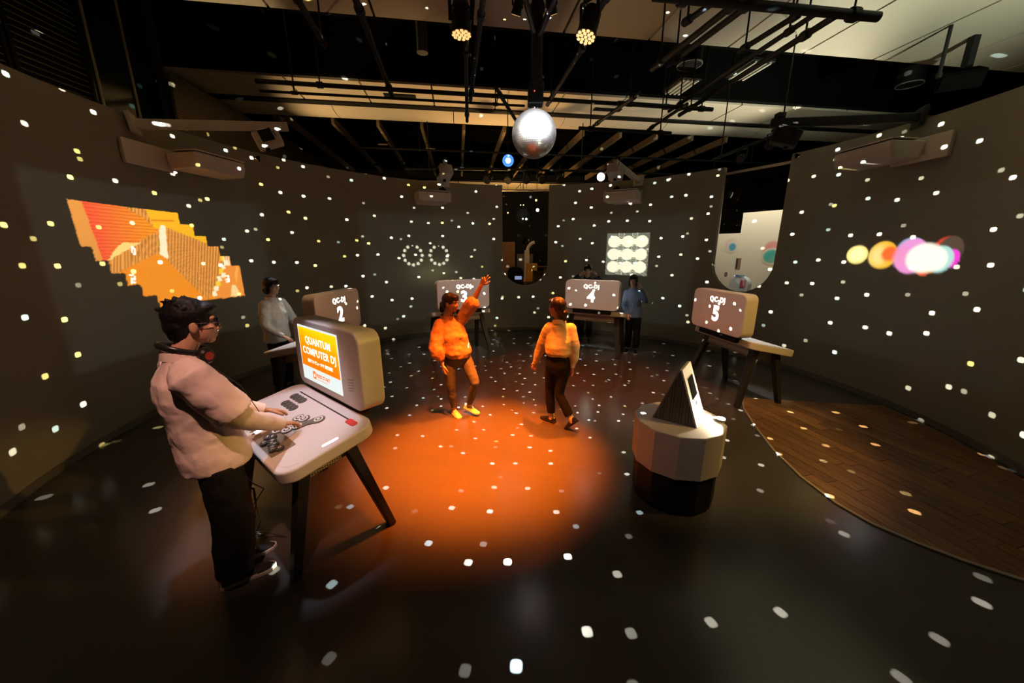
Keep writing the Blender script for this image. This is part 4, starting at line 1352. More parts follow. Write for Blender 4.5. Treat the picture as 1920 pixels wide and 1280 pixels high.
    if full:
        def onto(x, y, z=0.0):
            return Mt @ Matrix.Rotation(PI, 4, 'Z') @ Matrix.Translation((x, y, z))        # x to the operator's right, y away from the operator
        G().box((0, 0, 0), (0.80, 0.010, 0.002), onto(0.0, 0.215, 0.001)).obj('slider_line', ICON_K, top)
        G().prism(rrect(0.11, 0.045, 0.018, 4), 0.0005, 0.004, onto(0.455, 0.205)).obj('red_badge', ICON_R, top, label='red badge at the end of the line')
        for row, y0 in ((0, 0.155), (1, 0.07)):
            for i in range(4):
                x = -0.36 + 0.05 * i + 0.05 * row
                G().prism(circ(0.034, 16), 0.0005, 0.008, onto(x, y0)).obj('token', ICON_G, top)
                G().prism([(0.024 * math.cos(a), 0.024 * math.sin(a)) for a in [2 * PI * q / 16 for q in range(16)]], 0.008, 0.0086, onto(x, y0)).obj('token_ring', ICON_K, top)
                G().prism(circ(0.017, 12), 0.0086, 0.0092, onto(x, y0)).obj('token_face', ICON_G, top)
        # the rounded puzzle pieces
        for (x0, y0), (x1, y1) in (((0.20, 0.10), (0.14, -0.02)), ((0.04, 0.03), (0.085, 0.045)), ((0.06, -0.12), (0.12, -0.08))):
            a = Vector((x0, y0)); b = Vector((x1, y1))
            dd = (b - a).normalized(); nn = Vector((-dd.y, dd.x))
            poly = []
            for q in range(9):
                an = PI / 2 + PI * q / 8
                poly.append(a + dd * (0.042 * math.cos(an)) + nn * (0.042 * math.sin(an)))
            poly.append((a + b) / 2 - nn * 0.026)
            for q in range(9):
                an = -PI / 2 + PI * q / 8
                poly.append(b + dd * (0.042 * math.cos(an)) + nn * (0.042 * math.sin(an)))
            poly.append((a + b) / 2 + nn * 0.026)
            G().prism([tuple(p) for p in poly], 0.0005, 0.010, onto(0, 0)).obj('puzzle_piece', ICON_G, top, bevel=0.002)
            for cpt in (a, b):
                G().prism(circ(0.031, 18), 0.010, 0.0108, onto(*cpt)).obj('piece_disc', ICON_W, top)
                G().prism(circ(0.020, 16), 0.0108, 0.0114, onto(*cpt)).obj('piece_ring', ICON_K, top)
                G().prism(circ(0.012, 14), 0.0114, 0.012, onto(*cpt)).obj('piece_dot', ICON_W, top)
        # tray sunk at the operator's right front corner with black pieces in it
        G().prism(rrect(0.36, 0.15, 0.012, 3), 0.0004, 0.0014, onto(0.17, -0.185)).obj('tray', mat('tray_wood', (0.22, 0.17, 0.11), 0.6), top)
        rn = random.Random(5)
        for i in range(9):
            px, py = 0.10 + 0.026 * i, -0.195 + rn.uniform(-0.035, 0.03)
            G().prism(circ(0.026, 14), 0.0015, 0.014 + 0.004 * rn.random(), onto(px, py)).obj('loose_token', mat('token_dark', (0.03, 0.035, 0.045), 0.35), top)
            moved(text_geo('RECNAXHZD'[i], 0.026, 0.0006, 0.0003), onto(px, py, 0.019) @ Matrix.Rotation(rn.uniform(-1, 1), 4, 'Z')).obj('token_mark', ICON_W, top)
        for i in range(3):
            G().prism([(0.011 * math.cos(2 * PI * q / 14), 0.024 * math.sin(2 * PI * q / 14)) for q in range(14)], 0.0004, 0.002, onto(-0.02 - 0.045 * i, -0.215)).obj('pad_mark', ICON_G, top)
        G().prism(rrect(0.045, 0.06, 0.006, 3), 0.0005, 0.002, onto(-0.07, -0.19)).obj('lit_mark', emis('pad_light', (0.9, 0.8, 1.0), 2.2), top)
        G().prism(rrect(0.10, 0.020, 0.009, 4), 0.0005, 0.002, onto(0.535, 0.02) @ Matrix.Rotation(R_(86), 4, 'Z')).obj('light_bar', emis('bar_light', (0.85, 0.9, 1.0), 3.0), top, label='small lit bar')
        # shoulder line along the edge
        rr_ = rrect(Wt - 0.085, Dt - 0.085, 0.085, 9)
        G().tube([onto(p[0], p[1], 0.0005) @ Vector((0, 0, 0)) for p in rr_[-22:]], 0.0022, 5).obj('edge_line', ICON_W, top)
    # speaker box under the table
    Mb = Mc @ Matrix.Translation((0, 0.08, 0.665)) @ Matrix.Rotation(-TILT, 4, 'X')
    bx = G().prism(rrect(0.90, 0.34, 0.05, 5), -0.06, 0.06, Mb).obj('speaker_box', perforated('speaker_grille', (0.60, 0.53, 0.46), (0.07, 0.06, 0.05), 62), t, smooth=True)
    # legs
    for sx_ in (-1, 1):
        for (tu, tv, fu, fv) in ((0.44, -0.05, 0.55, -0.27), (0.46, 0.22, 0.50, 0.37)):
            G().bar(Mc @ Vector((sx_ * tu, tv, 0.745)), Mc @ Vector((sx_ * fu, fv, 0.0)), 0.095, 0.075, 0.065, 0.05, side=(Mc.to_3x3() @ Vector((1, 0, 0)))).obj('leg', LEGM, t, bevel=0.006)
    if full:
        # cable clump hanging under the operator's side
        kb = Mc @ Vector((0.02, 0.445, 0.63))
        G().ell(kb, (0.055, 0.045, 0.065), n=14, m=9).obj('cable_box', BLACK, t, smooth=True)
        rn = random.Random(9)
        for i in range(4):
            p = kb + Vector((0, 0, -0.05))
            pts = [p + Vector((rn.uniform(-.03, .03), rn.uniform(-.03, .03), 0))]
            for s in range(1, 7):
                pts.append(p + Vector((rn.uniform(-.05, .07) + 0.03 * i, rn.uniform(-.05, .05), -0.09 * s)))
            pts.append(Vector((p.x + 0.1 * i - 0.1, p.y + 0.05, 0.006)))
            G().tube(pts, 0.004, 5).obj('cable', RUBBER, t)
    return t, Mc
c1, MC1 = console(230.6, 2.74, '1', 'nearest white console with the lit orange title screen, used by the man in pink', full=True)
c2, MC2 = console(174, 2.9, '2', 'white console with glowing number 2, half hidden behind the nearest one')
c3, MC3 = console(116.7, 2.9, '3', 'white console with glowing number 3 behind the dancer')
c4, MC4 = console(61.3, 2.9, '4', 'white console with glowing number 4 behind the walking woman')
c5, MC5 = console(7.6, 2.88, '5', 'white console with glowing number 5 at the right')

# ------------------------------------------------------------------ white drum pedestal with the wedge display
dc = Vector((1.33, 2.65, 0))
t = thing('drum_pedestal', 'faceted white drum on a black base at the right front', 'pedestal', tuple(dc))
poly = [(0.335 * math.cos(2 * PI * i / 12 + 0.12), 0.335 * math.sin(2 * PI * i / 12 + 0.12)) for i in range(12)]
G().prism(poly, 0.325, 0.67, Matrix.Translation(dc)).obj('drum', WHITE, t, bevel=0.006)
poly2 = [(x * 0.93, y * 0.93) for x, y in poly]
G().prism(poly2, 0.03, 0.325, Matrix.Translation(dc)).obj('base', BLACK, t, bevel=0.004)
G().prism([(x * 0.88, y * 0.88) for x, y in poly], 0.0, 0.03, Matrix.Translation(dc)).obj('plinth', BLACKM, t)
A = Vector((1.128, 2.66, 0.671)); B = Vector((1.375, 2.48, 0.671))
e = (B - A); n_ = Vector((-e.y, e.x, 0)).normalized()          # away to the back right
wl = 0.30
ap = A + e * 0.52 + Vector((0, 0, 0.425))
w = thing('wedge_display', 'triangular display stand with a lit panel on top of the white drum', 'display stand', tuple((A + B) / 2))
def tri(off):
    return [A + n_ * off, B + n_ * off, ap + n_ * off]
sb = perforated('wedge_perforated', (0.15, 0.14, 0.125), (0.03, 0.03, 0.03), 75)
for off in (0.004, wl - 0.012):
    f0, f1 = tri(off), tri(off + 0.008)
    G().add(f0 + f1, [(0, 2, 1), (3, 4, 5), (0, 1, 4, 3), (1, 2, 5, 4), (2, 0, 3, 5)]).obj('side_plate', sb, w)
def slab(p, q, th, name, m, lo=0.0, hi=1.0, o0=0.0, o1=wl, lift=0.0):
    # a plate from p to q, as wide as the wedge, lying outside the triangle
    d = (q - p); nn = d.cross(n_).normalized()
    if nn.dot(p - (A + B + ap) / 3) < 0:
        nn = -nn
    P0, P1 = p + d * lo + nn * lift, p + d * hi + nn * lift
    vs_ = [P0 + n_ * o0, P1 + n_ * o0, P1 + n_ * o1, P0 + n_ * o1]
    vs_ += [x + nn * th for x in vs_]
    g = G(); g.add(vs_, [(0, 1, 2, 3), (7, 6, 5, 4), (0, 4, 5, 1), (1, 5, 6, 2), (2, 6, 7, 3), (3, 7, 4, 0)])
    o = g.obj(name, m, w)
    return nn
nn = slab(B, ap, 0.012, 'front_panel', mat('panel_white', (0.80, 0.76, 0.68), 0.5))
slab(A, ap, 0.010, 'back_panel', mat('panel_grey', (0.25, 0.23, 0.2), 0.5))
slab(B, ap, 0.004, 'screen', mat('screen_black', (0.01, 0.01, 0.01), 0.15), 0.44, 0.80, wl * 0.22, wl * 0.78, 0.0125)
pm = B + (ap - B) * 0.33 + n_ * wl * 0.5 + nn * 0.013
G().prism(circ(0.016, 16), 0, 0.005, frame(pm, nn)).obj('button', mat('button_grey', (0.22, 0.2, 0.16), 0.4), w)
G().box((0, 0, 0), (0.01, 0.01, 0.01), Matrix.Translation((A + B) / 2 + n_ * 0.1 + Vector((0, 0, 0.006)))).obj('foot', BLACK, w)
# small lamp added on the drum for the glare on the panel
lp = B + n_ * (wl * 0.58) + Vector((0.135, 0.0, 0.0)) + Vector((0.02, -0.015, 0))
pl = thing('glare_puck', 'small lamp added for the glare at the foot of the wedge display', 'lamp', (lp.x, lp.y, 0.671))
G().tube([(lp.x, lp.y, 0.671), (lp.x, lp.y, 0.690)], 0.035, 18).obj('housing', WHITE2, pl, smooth=True)
G().prism(circ(0.031, 18), 0.0, 0.004, Matrix.Translation((lp.x, lp.y, 0.690))).obj('lens', emis('glare_lens', (1.0, 0.97, 0.86), 20), pl)
spot('glare_beam', (lp.x, lp.y, 0.70), B + (ap - B) * 0.30 + n_ * wl * 0.55, 34.0, (1.0, 0.90, 0.62), 172, 0.4, 0.02, parent=pl)

# ------------------------------------------------------------------ beyond the middle opening
YB = 12.0
t = thing('exhibit_arch', 'white curved exhibit post seen through the middle opening', 'exhibit', (0.49, YB, 0))
G().box((0.48, YB, 1.02), (0.16, 0.10, 2.0)).obj('post', mat('exhibit_white', (0.75, 0.66, 0.62), 0.5), t, bevel=0.01)
pts = [(0.50 + 0.30 * (1 - math.cos(a)), YB, 2.0 + 0.28 * math.sin(a)) for a in [R_(75) * i / 10 for i in range(11)]]
G().tube(pts, 0.055, 12, flat=((0, 1, 0), 0.6)).obj('curved_arm', mat('exhibit_white', (0.75, 0.66, 0.62), 0.5), t, smooth=True)
for i in range(4):
    a = R_(20 + 18 * i)
    G().box((0.38 + 0.34 * (1 - math.cos(a)), YB - 0.02, 2.05 + 0.32 * math.sin(a)), (0.05, 0.02, 0.07)).obj('letter_block', ICON_K, t)
t = thing('exhibit_counter', 'amber exhibit counter seen through the middle opening', 'counter', (0.45, YB - 0.5, 0))
AMB = mat('amber_panel', (0.65, 0.30, 0.06), 0.5, noise=0.15)
for x0, x1, h in ((-0.6, 0.0, 1.25), (0.02, 0.42, 1.1), (0.44, 0.78, 1.62), (0.80, 1.5, 1.35)):
    G().box(((x0 + x1) / 2, YB - 0.5, h / 2), (x1 - x0 - 0.01, 0.3, h)).obj('front_panel', AMB, t)
G().box((0.45, YB - 0.85, 1.09), (2.2, 0.36, 0.04)).obj('counter_top', mat('counter_wood', (0.35, 0.2, 0.08), 0.5), t)
t = thing('exhibit_cabinet', 'black rounded exhibit cabinet seen through the middle opening', 'cabinet', (0.12, 10.6, 0))
G().prism(rrect(0.46, 1.55, 0.18, 6), -0.12, 0.12, Matrix.Translation((0.10, 10.6, 0.78)) @ Matrix.Rotation(R_(90), 4, 'X')).obj('body', BLACK, t)
G().prism(rrect(0.20, 0.10, 0.02, 3), 0.121, 0.126, Matrix.Translation((0.18, 10.6, 1.25)) @ Matrix.Rotation(R_(90), 4, 'X')).obj('display', emis('cab_display', (0.5, 0.6, 1.0), 0.6), t)
t = thing('exhibit_wall', 'tall brown exhibit wall panel beyond the middle opening', 'panel', (-0.2, 12.6, 0))
G().box((-0.45, 12.8, 1.15), (1.1, 0.1, 2.3)).obj('panel', mat('exhibit_brown', (0.40, 0.20, 0.09), 0.6), t, bevel=0.01)
G().box((0.45, 12.85, 0.95), (0.55, 0.1, 1.9)).obj('panel', mat('exhibit_grey', (0.22, 0.18, 0.15), 0.6), t, bevel=0.01)
t = thing('exhibit_showcase', 'dark amber framed exhibit box at the right of the middle opening', 'showcase', (0.95, 10.8, 0))
for x in (0.62, 0.95, 1.28):
    G().box((x, 10.8, 0.75), (0.035, 0.06, 1.5)).obj('post', mat('frame_amber', (0.30, 0.15, 0.04), 0.5), t)
G().box((0.95, 10.8, 1.55), (0.70, 0.06, 0.035)).obj('rail', mat('frame_amber', (0.30, 0.15, 0.04), 0.5), t)
G().box((0.95, 10.86, 0.72), (0.62, 0.03, 1.42)).obj('board', mat('frame_board', (0.16, 0.09, 0.03), 0.5), t)
for (p, c, s, r, lb) in (((0.75, 12, 3.53), (1, .5, .15), 9, 0.030, 'small orange hall lamp seen through the middle opening'), ((0.80, 12, 3.24), (1, 1, .92), 16, 0.045, 'bright white hall lamp seen through the middle opening'),
                    ((0.45, 12, 2.97), (.55, .9, 1), 10, 0.030, 'cyan hall lamp seen through the middle opening'), ((-0.13, 12, 3.16), (1, .45, .2), 6, 0.022, 'faint red hall lamp at the left of the middle opening'),
                    ((0.27, 12, 3.39), (1, .8, .4), 6, 0.015, 'tiny warm hall lamp high in the middle opening, left of a pair'), ((0.36, 12, 3.39), (1, .8, .4), 6, 0.015, 'tiny warm hall lamp high in the middle opening, right of a pair'), ((0.34, 12, 2.98), (1, .85, .5), 7, 0.02, 'tiny yellow hall lamp beside the cyan one')):
    t = thing('hall_lamp', lb, 'lamp', p)
    G().ell(p, (r, r, r), n=12, m=8).obj('bulb', emis('hall_bulb_%d' % int(1000 * r + 100 * c[1] + 10 * c[2]), c, s), t, smooth='all')
    G().tube([(p[0], p[1], p[2] + r), (p[0], p[1], 6.66)], 0.006, 5).obj('cord', BLACK, t)
spot('hall_beam', (0.3, 10.0, 4.4), (0.4, 12.2, 1.2), 60, (1.0, 0.62, 0.30), 60, 0.7, 0.1)  # lamp without a fixture, added to light the hall exhibits

# ------------------------------------------------------------------ beyond the right opening: a lit curved board with discs
RB2 = 6.0
t = thing('exhibit_board', 'bright cream curved exhibit board with coloured discs behind the right opening', 'board', tuple(ring(36, RB2, 0)))
CREAM = mat('board_cream', (0.85, 0.74, 0.60), 0.6, noise=0.03)
def curved(t0, t1, z0, z1, r0, r1, name, m, n=14):
    rings = []
    for i in range(n + 1):
        a = t0 + (t1 - t0) * i / n
        rings.append([ring(a, r0, z0), ring(a, r1, z0), ring(a, r1, z1), ring(a, r0, z1)])
    return G().loft(rings).obj(name, m, t, smooth=True)
curved(45.5, 37.9, 0.0, 2.36, RB2, RB2 + 0.08, 'low_section', CREAM)
curved(37.88, 24, 0.0, 2.78, RB2, RB2 + 0.08, 'high_section', CREAM)
def disc_on(th, z, rs, rz, name, m, rr):
    pts = []
    n = 24
    vs0 = [ring(th + math.degrees(rs * math.cos(2 * PI * i / n) / RB2), RB2 - rr, z + rz * math.sin(2 * PI * i / n)) for i in range(n)]
    vs1 = [ring(th + math.degrees(rs * math.cos(2 * PI * i / n) / RB2), RB2 - 0.0005, z + rz * math.sin(2 * PI * i / n)) for i in range(n)]
    G().loft([vs1, vs0]).obj(name, m, t)
def soft(name, c, inner=0.2, outer=0.5):
    # a printed disc whose colour fades into the cream of the board at its rim
    m = mat(name, c, 0.6)
    nt = m.node_tree
    tc = nt.nodes.new('ShaderNodeTexCoord')
    sp = nt.nodes.new('ShaderNodeSeparateXYZ')
    nt.links.new(tc.outputs['Generated'], sp.inputs[0])
    N = NT(nt)
    dx = N.m('SUBTRACT', sp.outputs['X'], 0.5); dz = N.m('SUBTRACT', sp.outputs['Z'], 0.5)
    d = N.m('SQRT', N.m('ADD', N.m('MULTIPLY', dx, dx), N.m('MULTIPLY', dz, dz)))
    mr = nt.nodes.new('ShaderNodeMapRange'); mr.interpolation_type = 'SMOOTHSTEP'
    mr.inputs['From Min'].default_value = inner; mr.inputs['From Max'].default_value = outer
    nt.links.new(d, mr.inputs['Value'])
    mx = nt.nodes.new('ShaderNodeMix'); mx.data_type = 'RGBA'
    mx.inputs['A'].default_value = (*c, 1); mx.inputs['B'].default_value = (0.85, 0.74, 0.60, 1)
    nt.links.new(mr.outputs[0], mx.inputs['Factor'])
    nt.links.new(mx.outputs['Result'], nt.nodes['Principled BSDF'].inputs['Base Color'])
    return m
disc_on(39.4, 2.12, 0.17, 0.19, 'disc', soft('disc_pink', (0.78, 0.55, 0.50)), 0.004)
disc_on(39.1, 2.07, 0.10, 0.12, 'disc', soft('disc_blue', (0.10, 0.34, 0.58)), 0.008)
disc_on(31.6, 1.95, 0.21, 0.27, 'disc', soft('disc_rose', (0.85, 0.36, 0.36), 0.35), 0.004)
disc_on(31.5, 1.87, 0.20, 0.17, 'disc', soft('disc_teal', (0.08, 0.46, 0.42), 0.3), 0.008)
disc_on(39.6, 1.47, 0.035, 0.055, 'disc', mat('disc_brown', (0.25, 0.14, 0.13), 0.6), 0.006)
curved(37.95, 37.0, 1.60, 1.83, RB2 - 0.012, RB2 - 0.0005, 'niche', mat('niche_brown', (0.30, 0.18, 0.11), 0.6), 3)
curved(37.85, 37.55, 1.61, 1.82, RB2 - 0.018, RB2 - 0.0125, 'niche_shadow', mat('niche_shade', (0.05, 0.03, 0.02), 0.6), 3)  # shade of the niche, put in as a dark strip
b = thing('white_exhibit_case', 'white rounded exhibit case with a red square in front of the cream board', 'exhibit case', tuple(ring(35.4, 5.75, 0)))
cb = ring(35.4, 5.72, 0)
Mb_ = Matrix.Translation(cb) @ Matrix.Rotation(R_(35.4 - 90), 4, 'Z')
G().prism([(-0.19, 0.0), (0.19, 0.0), (0.19, 1.30)] + [(0.19 * math.cos(a), 1.30 + 0.16 * math.sin(a)) for a in [PI * i / 12 for i in range(1, 12)]] + [(-0.19, 1.30)], -0.09, 0.09, Mb_ @ Matrix.Rotation(R_(90), 4, 'X')).obj('case', mat('case_white', (0.72, 0.74, 0.80), 0.4), b, bevel=0.01)
G().box((0.085, -0.094, 1.31), (0.10, 0.008, 0.15), Mb_).obj('red_square', mat('case_red', (0.65, 0.10, 0.12), 0.5), b, label='red square sign')
G().box((0.0, -0.094, 1.47), (0.20, 0.006, 0.03), Mb_).obj('blue_band', mat('case_blue', (0.12, 0.20, 0.5), 0.5), b)
spot('board_beam', ring(33, 4.9, 3.9), ring(35, 6.0, 1.9), 190, (1.0, 0.90, 0.74), 85, 0.5, 0.1)  # added lamp without a fixture that brightens the cream board

# ------------------------------------------------------------------ people
TEXN = bpy.data.textures.new('folds', 'CLOUDS'); TEXN.noise_scale = 0.085; TEXN.noise_depth = 2
TEXH = bpy.data.textures.new('strands', 'CLOUDS'); TEXH.noise_scale = 0.022; TEXH.noise_depth = 3
def blob(g, name, m, parent, voxel, it=6, disp=0.0, tex=None, kind=None, label=None):
    o = g.obj(name, m, parent, smooth='all', label=label)
    r = o.modifiers.new('union', 'REMESH'); r.mode = 'VOXEL'; r.voxel_size = voxel; r.use_smooth_shade = True
    s = o.modifiers.new('soften', 'SMOOTH'); s.factor = 0.5; s.iterations = it
    if disp:
        d = o.modifiers.new('folds', 'DISPLACE'); d.texture = tex or TEXN; d.strength = disp; d.mid_level = 0.5; d.texture_coords = 'LOCAL'
    return o
def V(*a):
    return Vector(a)
def ringpts(c, sx, fy, hw, hd, n=20, p=2.4, up=None):
    out = []
    for i in range(n):
        a = 2 * PI * i / n
        ca, sa = math.cos(a), math.sin(a)
        x = math.copysign(abs(ca) ** (2 / p), ca) * hw
        y = math.copysign(abs(sa) ** (2 / p), sa) * hd
        out.append(c + sx * x + fy * y)
    return out
def bez(p, q, r, n=7):
    # a path through a bent joint, rounded at q
    return [p, p.lerp(q, 0.5), p.lerp(q, 0.85), q.lerp((p + r) / 2, 0.06), q.lerp(r, 0.15), q.lerp(r, 0.5), r]
def fingers(g, w, d, nrm, thumb, L=0.17, curl=0.5, spread=1.0, pose=None):
    # w wrist, d towards the fingertips, nrm out of the palm, thumb towards the thumb side
    d = d.normalized(); nrm = (nrm - d * nrm.dot(d)).normalized(); thumb = d.cross(nrm) if d.cross(nrm).dot(thumb) > 0 else nrm.cross(d)
    s = L / 0.18
    kn = w + d * 0.085 * s
    for k in range(4):
        off = (1.5 - k) * 0.0205 * s
        ln = (0.066, 0.074, 0.070, 0.055)[k] * s
        cu = curl if pose is None else pose[k]
        base = kn + thumb * off - d * (0.012 if k == 3 else 0.0) * s
        dirn = (d + thumb * (1.5 - k) * 0.085 * spread).normalized()
        pts = [base - dirn * 0.03 * s, base]
        p = base.copy(); a = cu * 0.35
        for seg in (0.44, 0.32, 0.26):
            v = dirn * math.cos(a) + nrm * math.sin(a)
            p = p + v * ln * seg * 1.12
            pts.append(p.copy())
            a += cu * 0.75
        r = 0.0088 * s
        g.tube(pts, [r * 1.05, r * 1.08, r, r * 0.93, r * 0.62], 8)
    b = w + d * 0.028 * s + thumb * 0.030 * s
    p1 = b + (d * 0.62 + thumb * 0.62 + nrm * 0.25).normalized() * 0.042 * s
    p2 = p1 + (d * 0.88 + thumb * 0.30 + nrm * 0.35 * (0.5 + curl)).normalized() * 0.032 * s
    p3 = p2 + (d * 0.95 + thumb * 0.02 + nrm * 0.4 * (0.5 + curl)).normalized() * 0.024 * s
    g.tube([b - thumb * 0.012 * s, b, p1, p2, p3], [0.013 * s, 0.0135 * s, 0.0115 * s, 0.0105 * s, 0.0068 * s], 8)
def palm(g, w, d, nrm, L=0.17):
    d = d.normalized(); nrm = (nrm - d * nrm.dot(d)).normalized(); t = d.cross(nrm)
    s = L / 0.18
    rings = []
    for k, (z, hw, hd) in enumerate(((-0.02, 0.024, 0.018), (0.015, 0.031, 0.017), (0.05, 0.040, 0.016), (0.085, 0.041, 0.013), (0.096, 0.034, 0.010))):
        rings.append(ringpts(w + d * z * s, t, nrm, hw * s, hd * s, 14))
    g.loft(rings)

def person(label, base, J, o):
    root = thing('person', label, 'person', base)
    vx = o.get('voxel', 0.009)
    k = o.get('k', 1.0)
    hc = V(*J['head']); hf = V(*J['hf']).normalized()
    hu = V(*J.get('hu', (0, 0, 1))); hu = (hu - hf * hu.dot(hf)).normalized()
    hx = hf.cross(hu)                                  # the person's right
    def h(x, y, z):
        return hc + (hx * x + hf * y + hu * z) * k
    ha = (hx, hf, hu)
    nk = V(*J['neck'])
    sh = {q: V(*J['sh' + q]) for q in 'RL'}; el = {q: V(*J['el' + q]) for q in 'RL'}; wr = {q: V(*J['wr' + q]) for q in 'RL'}
    hp = {q: V(*J['hip' + q]) for q in 'RL'}; kn = {q: V(*J['kn' + q]) for q in 'RL'}; an = {q: V(*J['an' + q]) for q in 'RL'}
    sx = (sh['R'] - sh['L']); sx.z = 0; sx.normalize()
    fy = V(0, 0, 1).cross(sx)                          # forward
    pel = (hp['R'] + hp['L']) / 2
    hxp = (hp['R'] - hp['L']).normalized(); fyp = V(0, 0, 1).cross(hxp).normalized()
    # --- body
    g = G()
    E = lambda c, r: g.ell(h(*c), [q * k for q in r], axes=ha, n=20, m=14)
    E((0, -0.012, 0.030), (0.075, 0.096, 0.088))
    E((0, 0.022, -0.030), (0.060, 0.068, 0.078))
    E((0, 0.058, -0.088), (0.027, 0.026, 0.022))
    E((0, 0.070, 0.030), (0.056, 0.022, 0.016))
    for s_ in (-1, 1):
        E((0.036 * s_, 0.066, -0.022), (0.022, 0.020, 0.020))
        E((0.079 * s_, -0.008, -0.010), (0.010, 0.020, 0.031))
    E((0, 0.082, -0.054), (0.024, 0.014, 0.008)); E((0, 0.080, -0.068), (0.020, 0.014, 0.008))
    g.tube([h(0, 0.082, 0.022), h(0, 0.100, -0.010), h(0, 0.106, -0.026), h(0, 0.088, -0.036)], [0.009 * k, 0.011 * k, 0.014 * k, 0.010 * k], 8)
    for s_ in (-1, 1):
        E((0.012 * s_, 0.094, -0.030), (0.009, 0.010, 0.008))
    g.tube([nk + V(0, 0, -0.06), nk, h(0, -0.022, -0.075), h(0, -0.015, -0.02)], [0.062 * k, 0.056 * k, 0.052 * k, 0.055 * k], 14)
    mid = (sh['R'] + sh['L']) / 2
    wst = pel.lerp(mid, 0.42)
    g.loft([ringpts(pel - V(0, 0, 0.06), hxp, fyp, 0.13 * k, 0.09 * k), ringpts(pel + V(0, 0, 0.04), hxp, fyp, 0.145 * k, 0.10 * k), ringpts(wst, sx, fy, 0.115 * k, 0.085 * k), ringpts(pel.lerp(mid, 0.75), sx, fy, 0.14 * k, 0.10 * k), ringpts(mid - V(0, 0, 0.03), sx, fy, 0.13 * k, 0.08 * k), ringpts(nk, sx, fy, 0.07 * k, 0.06 * k)])
    for q in 'RL':
        g.tube(bez(sh[q], el[q], wr[q]), [c * k for c in (0.048, 0.044, 0.040, 0.039, 0.039, 0.033, 0.026)], 12)
        g.tube(bez(hp[q], kn[q], an[q]), [c * k for c in (0.078, 0.068, 0.056, 0.053, 0.052, 0.052, 0.036)], 12)
        g.ell(an[q] - V(0, 0, 0.03), (0.034 * k, 0.034 * k, 0.035 * k))
        palm(g, wr[q], V(*J['hd' + q]), V(*J['pn' + q]), 0.17 * k)
    bo = g.obj('body_shell', None, root)
    r = bo.modifiers.new('union', 'REMESH'); r.mode = 'VOXEL'; r.voxel_size = vx
    s_m = bo.modifiers.new('soften', 'SMOOTH'); s_m.factor = 0.5; s_m.iterations = 3 if vx > 0.006 else 5
    dg = bpy.context.evaluated_depsgraph_get()
    me = bpy.data.meshes.new_from_object(bo.evaluated_get(dg))
    g2 = G(); g2.v = [v.co.copy() for v in me.vertices]; g2.f = [tuple(p.vertices) for p in me.polygons]
    old = bo.data
    bpy.data.objects.remove(bo); bpy.data.meshes.remove(me); bpy.data.meshes.remove(old)
    g3 = G()
    for q in 'RL':
        fingers(g3, wr[q], V(*J['hd' + q]), V(*J['pn' + q]), V(*J['th' + q]), 0.17 * k, J.get('curl' + q, 0.5), J.get('spread', 1.0), J.get('pose' + q))
    inv = root.matrix_basis.inverted()
    g2.add([inv @ p for p in g3.v], g3.f)
    body = g2.obj('body', o['skin'], root, smooth='all', world=False)
    # --- face
    dk = mat('eye_dark', (0.01, 0.008, 0.006), 0.15)
    for s_ in (-1, 1):
        e_ = G().ell(h(0.031 * s_, 0.080, 0.004), [c * k for c in (0.0125, 0.008, 0.0055)], axes=ha, n=12, m=8).obj('eye', mat('eye_white', (0.55, 0.5, 0.46), 0.3), root, smooth='all')
        G().ell(h(0.031 * s_, 0.0865, 0.004), [c * k for c in (0.0052, 0.0028, 0.0050)], axes=ha, n=10, m=6).obj('iris', dk, e_, smooth='all')
        G().tube([h(0.050 * s_, 0.080, 0.024), h(0.034 * s_, 0.0925, 0.029), h(0.014 * s_, 0.094, 0.025)], [0.003 * k, 0.005 * k, 0.004 * k], 6).obj('eyebrow', o['hairm'], root)
    G().ell(h(0, 0.0935, -0.061), [c * k for c in (0.021, 0.004, 0.0065 if not o.get('smile') else 0.010)], axes=ha, n=14, m=8).obj('mouth', mat('lips', (0.32, 0.10, 0.08), 0.45), root, smooth='all')
    if o.get('smile'):
        G().ell(h(0, 0.0965, -0.060), [c * k for c in (0.016, 0.003, 0.0045)], axes=ha, n=12, m=6).obj('teeth', mat('teeth', (0.75, 0.72, 0.66), 0.3), root, smooth='all')
    # --- hair
    hg = G()
    HE = lambda c, r: hg.ell(h(*c), [q * k for q in r], axes=ha, n=20, m=14)
    for c, r in o['hair']:
        HE(c, r)
    for c, d_, ln, rr in o.get('tufts', ()):
        p = h(*c); dv = (hx * d_[0] + hf * d_[1] + hu * d_[2]).normalized()
        hg.tube([p - dv * 0.02, p + dv * ln * 0.5, p + dv * ln + V(0, 0, -0.004)], [rr, rr * 0.6, 0.0015], 6)
    blob(hg, 'hair', o['hairm'], root, 0.005 if vx < 0.007 else 0.007, 2, o.get('hairdisp', 0.005) * k, TEXH)
    # --- trousers
    tg_ = G()
    tr = o['trouser_r']
    tg_.loft([ringpts(pel + V(0, 0, o.get('rise', 0.13)), hxp, fyp, o.get('waist', 0.145) * k, 0.105 * k), ringpts(pel + V(0, 0, 0.05), hxp, fyp, 0.158 * k, 0.118 * k), ringpts(pel - V(0, 0, 0.03), hxp, fyp, 0.162 * k, 0.122 * k), ringpts(pel - V(0, 0, 0.11), hxp, fyp, 0.13 * k, 0.10 * k)])
    for q in 'RL':
        end = an[q] + (kn[q] - an[q]).normalized() * o.get('cuff', 0.03)
        tg_.tube(bez(hp[q] - V(0, 0, 0.02), kn[q], end), [c * k for c in tr], 16)
    blob(tg_, 'trousers', o['trouserm'], root, max(0.009, vx), 5, 0.012)
    # --- shirt
    sg = G()
    rings = []
